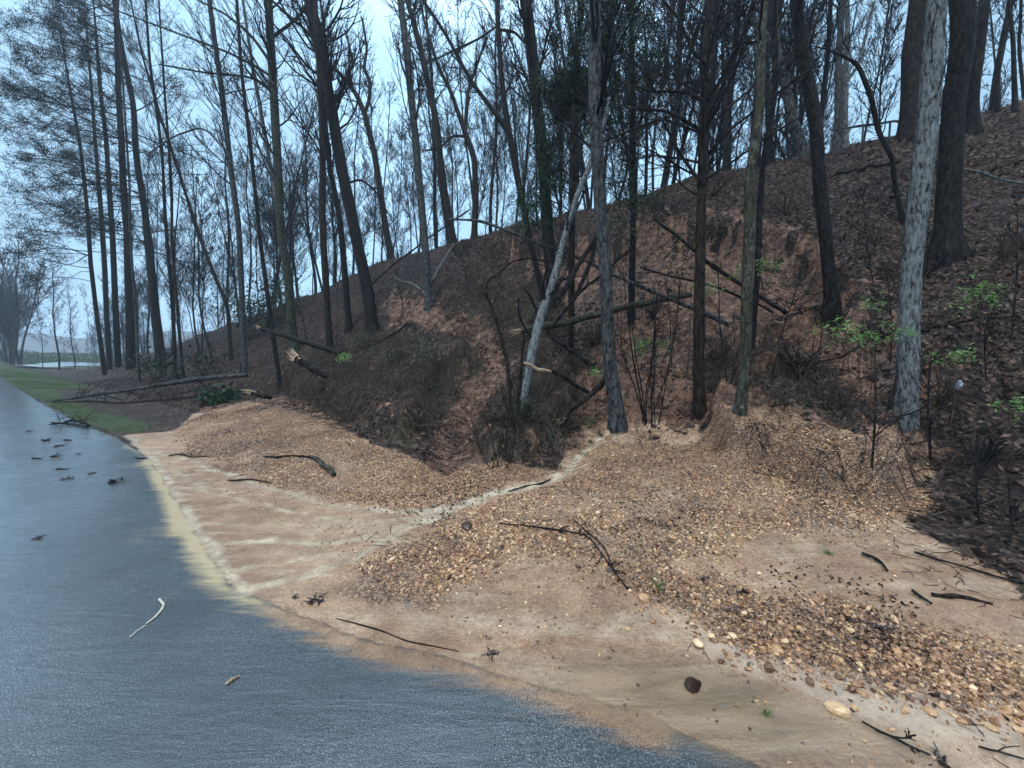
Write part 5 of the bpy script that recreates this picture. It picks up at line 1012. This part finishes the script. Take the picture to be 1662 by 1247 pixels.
for i, (x, y, w, lb) in enumerate([(62, 874, 22, 'dark wet clump of bark alone on the wet road'), (188, 783, 36, 'long dark clump of sodden leaves near the mud on the road'), (107, 778, 20, 'flat brown scrap of bark left of the long dark clump on the road'),
    (148, 769, 16, 'thin scrap of brown bark between the road clumps'), (128, 737, 9, 'tiny black scrap far up the wet road'), (48, 700, 12, 'small black clump left of the twig pile on the road'), (515, 975, 44, 'ragged black clump of leaves where the stream meets the road'),
    (798, 1063, 34, 'black leaf clump at the edge of the silt and the road'), (478, 970, 18, 'small black clump left of the ragged one at the stream mouth'), (1530, 1238, 56, 'dark rooty clump at the bottom right edge'), (1210, 965, 34, 'black leaf scraps on the silt beside the gravel'),
    (1390, 1010, 34, 'dark sodden bark clump high on the right silt'), (1140, 940, 30, 'purplish wet leaves on the right gravel'), (1335, 735, 26, 'dark tuft at the toe of the front mound'), (1222, 1000, 30, 'dark clump among the cobbles right of centre'),
    (1430, 1020, 40, 'wet brown leaf heap on the right silt'), (705, 823, 12, 'dark chip at the fork of the stream')]): lump('bark_clump', lb, 'debris', x, y, w, 700 + i)

def pine_cone(px, py, w):
    g = G(px, py); s = w / F * g[1]; V = []; n = 70; i = np.arange(n); u = i / n; a = i * 2.399; rad = s * .28 * np.sin(np.clip(u * 1.05 + .12, 0, 1) * math.pi) ** .7
    pos = np.stack([(u - .5) * s, rad * np.cos(a), s * .26 + rad * np.sin(a)], 1); out = norm(np.stack([np.full(n, .5), np.cos(a), np.sin(a)], 1)); tx = norm(np.cross(out, np.array([1., 0, 0]))); tz = np.cross(out, tx)
    R = np.stack([tx, tz, out], 2); sz = s * .17; tm = (np.array([[-.7, 0, -.6], [.7, 0, -.6], [.8, .25, .8], [0, .45, 1.2], [-.8, .25, .8]]), np.array([[0, 1, 2], [0, 2, 3], [0, 3, 4]]))
    V, Fs, t = inst(tm, pos, np.full((n, 3), sz), R, .02); b = Bag(); b.add(V, Fs, t)
    core = np.stack([np.linspace(-.5, .45, 8) * s, np.zeros(8), np.full(8, s * .26)], 1)[None]; V, Fs = tubes(core, (s * .2 * np.sin(np.linspace(.3, 2.9, 8)))[None], 8, cap=True); b.add(V, Fs)
    o = obj('pine_cone', b.mesh('pine_cone', simple('cone_brown', [(.3, (.02, .012, .01)), (.6, (.075, .045, .032)), (.75, (.15, .10, .07))], 40, .5)), None, tuple(g), label='dark open pine cone lying in the muddy water at the road edge', category='pine cone'); o.rotation_euler = (0, 0, .3)
pine_cone(1125, 1118, 26)

def grass_tuft(label, px, py, w, n, seed):
    g = G(px, py); r = np.random.default_rng(seed); s = w / 2 * g[1] / F; d = norm(np.stack([r.normal(0, .6, n), r.normal(0, .6, n), np.ones(n) * .7], 1))
    A_ = grow(r, g * 0 + r.normal(0, s * .15, (n, 3)) * np.array([1, 1, 0]), d, s * r.uniform(.7, 1.6, n), 6, .05, -.14); V, Fs = tubes(A_, s * .028 * np.linspace(1, .15, 6)[None] * np.ones((n, 1)), 3); b = Bag(); b.add(V, Fs, np.repeat(r.random(n), 18))
    obj('grass_tuft', b.mesh('grass_tuft', GRASSM), None, tuple(g), label=label, category='grass')
grass_tuft('small grass tuft standing in the muddy water at the road edge', 1245, 1160, 30, 34, 1)
grass_tuft('short grass tuft at the upper edge of the right silt', 1345, 900, 24, 30, 2); grass_tuft('small dry grass tuft by the flat pale stone', 1068, 955, 30, 34, 3)

def stick(label, px, mat, seed, lift=0.0, twigs=0, name='stick', tl=.2):
    return stem(name, label, 'stick', px, mat, follow=True, seed=seed, lift=lift, twigs=twigs, tl=tl, sides=8, n=24, barkamp=.1, grow_up=-.02)
stick('curved white peeled stick lying on the wet road', [(257, 975, 5), (266, 982, 5), (262, 993, 5), (250, 1005, 5), (238, 1014, 4)], PALEW, 1)
stick('faint straw-like stick below the curved white one on the road', [(236, 1017, 3), (224, 1024, 3), (211, 1035, 3)], PALEW, 2)
stick('orange sliver of wood alone on the near road', [(365, 1113, 5), (372, 1108, 8), (380, 1104, 7), (389, 1098, 4)], SPLINT, 3)
stick('long crooked dark twig lying down the gravel', [(810, 852, 3), (850, 856, 3), (900, 862, 3.5), (950, 870, 3.5), (965, 885, 3), (985, 915, 3), (1018, 960, 3)], 'wet', 4, .01, 10)
stick('second dark twig forking off down the gravel', [(930, 845, 2), (955, 868, 3), (980, 888, 3), (1000, 935, 2)], 'wet', 5, .01, 6)
stick('dark stick on the right silt nearest the leaf litter', [(1400, 903, 7), (1420, 910, 8), (1432, 918, 7), (1440, 930, 5)], 'wet', 6, .01)
stick('half-buried pale stick on the right silt', [(1515, 968, 8), (1545, 971, 11), (1580, 975, 8), (1610, 982, 4)], 'brown', 7)
stick('dark stick below the first on the right silt', [(1480, 962, 6), (1497, 975, 7), (1512, 984, 5)], 'wet', 8, .01)
stick('long pale pole lying at the foot of the dark leaf litter', [(1485, 900, 4), (1520, 912, 5), (1560, 922, 5), (1610, 938, 5), (1662, 952, 5)], 'dark', 9, .01)
stick('thin twig on the gutter at the lower right', [(1400, 1176, 5), (1425, 1192, 6), (1450, 1203, 6), (1470, 1214, 5), (1510, 1230, 4)], 'wet', 10, .01, 3)
stick('twig low at the bottom right picture corner', [(1590, 1218, 4), (1620, 1226, 5), (1662, 1237, 4)], 'wet', 11, .01)
stick('twig along the left side of the stream', [(825, 800, 3), (850, 793, 4), (880, 787, 4), (893, 780, 3)], 'wet', 12, .01)
stick('dark twig where the mud meets the left gravel', [(275, 742, 3), (292, 739, 4), (310, 744, 3), (345, 742, 2)], 'wet', 13, .01, 4)
stick('short dark twig on the silt under the left gravel', [(370, 782, 3), (385, 783, 4), (405, 780, 4), (440, 786, 3)], 'wet', 14, .01)
stick('forked twig pile at the road edge by the fallen trunks', [(78, 692, 3), (100, 690, 4), (118, 684, 4), (140, 692, 4), (147, 694, 3)], 'wet', 15, .02, 12, tl=.9)
stick('dark branch across the near side of the road-edge twig pile', [(84, 688, 3), (110, 690, 4), (142, 695, 4)], 'wet', 16, .01, 8, tl=.7)
for i, (x, y, w, lb) in enumerate([(60, 745, 18, 'first thin twig on the wet road'), (88, 742, 16, 'second thin twig, right of the first on the road'), (100, 762, 20, 'twig just below the pair on the road'), (75, 716, 14, 'twig far up the road near the grass'),
                              (110, 715, 14, 'small twig near the twig pile'), (95, 725, 16, 'short twig between the twig pile and the mud'), (230, 745, 20, 'thin twig at the upper edge of the mud')]):
    stick(lb, [(x - w / 2, y + (i % 3) - 1, 2), (x - w / 6, y, 3), (x + w / 2, y - (i % 2) * 2, 1.5)], 'wet', 30 + i, twigs=4 if i % 2 else 0, tl=.15)
# crack in the mud edge over the asphalt, imitated by a thin dark stick
stick('dark thread standing in for a crack along the silt edge on the road', [(545, 1005, 2), (575, 1012, 3), (620, 1025, 3), (660, 1042, 3), (700, 1050, 3), (745, 1058, 2)], 'wet', 50)

# metal handrail on the ridge
def rail():
    D_ = 14.3; Yr = D_ / (SD + CD * (1418 - W / 2) / F); p = [at(1375, 240, Yr + .5), at(1376, 212, Yr + .5), at(1380, 207, Yr + .48), at(1420, 202, Yr), at(1455, 196, Yr - .4), at(1462, 199, Yr - .45), at(1470, 212, Yr - .5)]
    base = p[0].copy(); base[2] = Tz(base[0], base[1]); p[0][2] = base[2] - .1; t = thing('handrail', 'dark metal handrail on the ridge between the twin trunks and the pale trunk', 'handrail', base)
    m = M('rail_metal').fin((.03, .035, .045), .4); q = resample(np.array([[*a, .028] for a in p]), 60); b = Bag(); V, Fs = tubes(q[None, :, :3], q[None, :, 3], 10, cap=True); b.add(V, Fs); obj('rail', b.mesh('rail', m, True, base), t)
    for a, c in (((1401, 204), Yr + .2), ((1445, 197), Yr - .3)):
        tp = at(*a, c); bt = tp.copy(); bt[2] = Tz(bt[0], bt[1]) - .1; V, Fs = tubes(np.array([[bt, tp]]), np.full((1, 2), .022), 8); b = Bag(); b.add(V, Fs); obj('post', b.mesh('post', m, True, base), t)
rail()
# pale litter on the slope: a crumpled bottle
def litter():
    g = G(1552, 634); s = .10; z = np.array([[0, 0, 0], [0, 0, .06], [0, 0, .13], [0, 0, .17], [0, 0, .20]]) @ np.array([[1, 0, 0], [0, .3, -.95], [.8, .55, .3]]); V, Fs = tubes(z[None], np.array([[.045, .05, .047, .02, .02]]), 16, .06, 3, cap=True); b = Bag(); b.add(V, Fs)
    m = M('cloudy_plastic').fin((.42, .48, .55), .3); obj('plastic_bottle', b.mesh('plastic_bottle', m, False), None, (g[0], g[1], g[2] + .05), label='crumpled pale blue plastic bottle on the dark leaf litter', category='bottle')
litter()
# torn root plates: roots splayed from the overturned turf
def roots(label, px, py, n, L, seed, r0=.02, up=.1, Yo=0.0, name='root_plate', mat='wet'):
    g = G(px, py); g[1] += Yo; g[2] = Tz(g[0], g[1]); r = np.random.default_rng(seed); d = norm(np.stack([r.normal(0, 1, n), r.normal(-.3, .8, n), r.normal(up, .45, n)], 1)); t = thing(name, label, 'roots', g)
    P0 = g + r.normal(0, .12, (n, 3)) * np.array([2.2, 1, .6]); A_ = grow(r, P0, d, L * r.uniform(.4, 1, n), 9, .22, -.05); R_ = r0 * r.uniform(.35, 1, n)[:, None] * np.linspace(1, .25, 9); V, Fs = tubes(A_, R_, 6, .08, seed); b = Bag(); b.add(V, Fs); obj('root', b.mesh('root', B[mat], True, g), t)
    q = np.repeat(np.arange(n), 7); p, dd, rr = along(A_[q], R_[q], r.uniform(.15, 1, len(q))); A2 = grow(r, p, side(r, dd, .4, 1.3), L * .35 * r.uniform(.3, 1, len(q)), 6, .3, -.08); V, Fs = tubes(A2, np.maximum(rr * .4, .0025)[:, None] * np.linspace(1, .4, 6), 3); b = Bag(); b.add(V, Fs); obj('rootlets', b.mesh('rootlets', TW['dark'], False, g), t)
roots('torn root plate at the foot of the thick black trunk', 1362, 505, 26, .9, 801)
roots('dark tangle of roots over the mound right of the lichen-spotted trunk', 1285, 625, 46, 1.0, 802, .014)
roots('roots tangled behind the lichen-spotted trunk', 1175, 600, 34, .8, 803, .012)
roots('exposed roots hanging under the ridge turf at the top of the scarp', 1180, 372, 30, .7, 804, .014, -.4)
roots('exposed roots hanging from the ridge turf left of the leaning stem', 760, 402, 26, .8, 805, .014, -.4)
roots('roots splayed at the foot of the dead brown trunk', 1142, 660, 16, .45, 806, .014, -.2)
roots('torn roots at the lower lip of the left mound', 665, 690, 36, .6, 807, .010, -.1)
roots('torn roots along the edge of the small centre mound', 905, 690, 26, .5, 808, .010, -.1)
# ------------------------------------------------------------------ damp air
def haze():
    m = bpy.data.materials.new('haze'); m.use_nodes = True; t = m.node_tree; t.nodes.clear(); o_ = t.nodes.new('ShaderNodeOutputMaterial'); v = t.nodes.new('ShaderNodeVolumePrincipled')
    v.inputs['Color'].default_value = (.80, .90, 1.0, 1); v.inputs['Density'].default_value = .0014; v.inputs['Anisotropy'].default_value = .2; t.links.new(v.outputs[0], o_.inputs['Volume'])
    zl = min(float(Zf.min()), -4.2) - 1; V = np.array([[x, y, z] for x in (-560, 460) for y in (-120, 520) for z in (zl, 42)])
    f = np.array([[0, 1, 3, 2], [4, 6, 7, 5], [0, 4, 5, 1], [2, 3, 7, 6], [0, 2, 6, 4], [1, 5, 7, 3]]); h = obj('haze', new_mesh('haze', V, f, False, None, m)); h['kind'] = 'stuff'
haze()
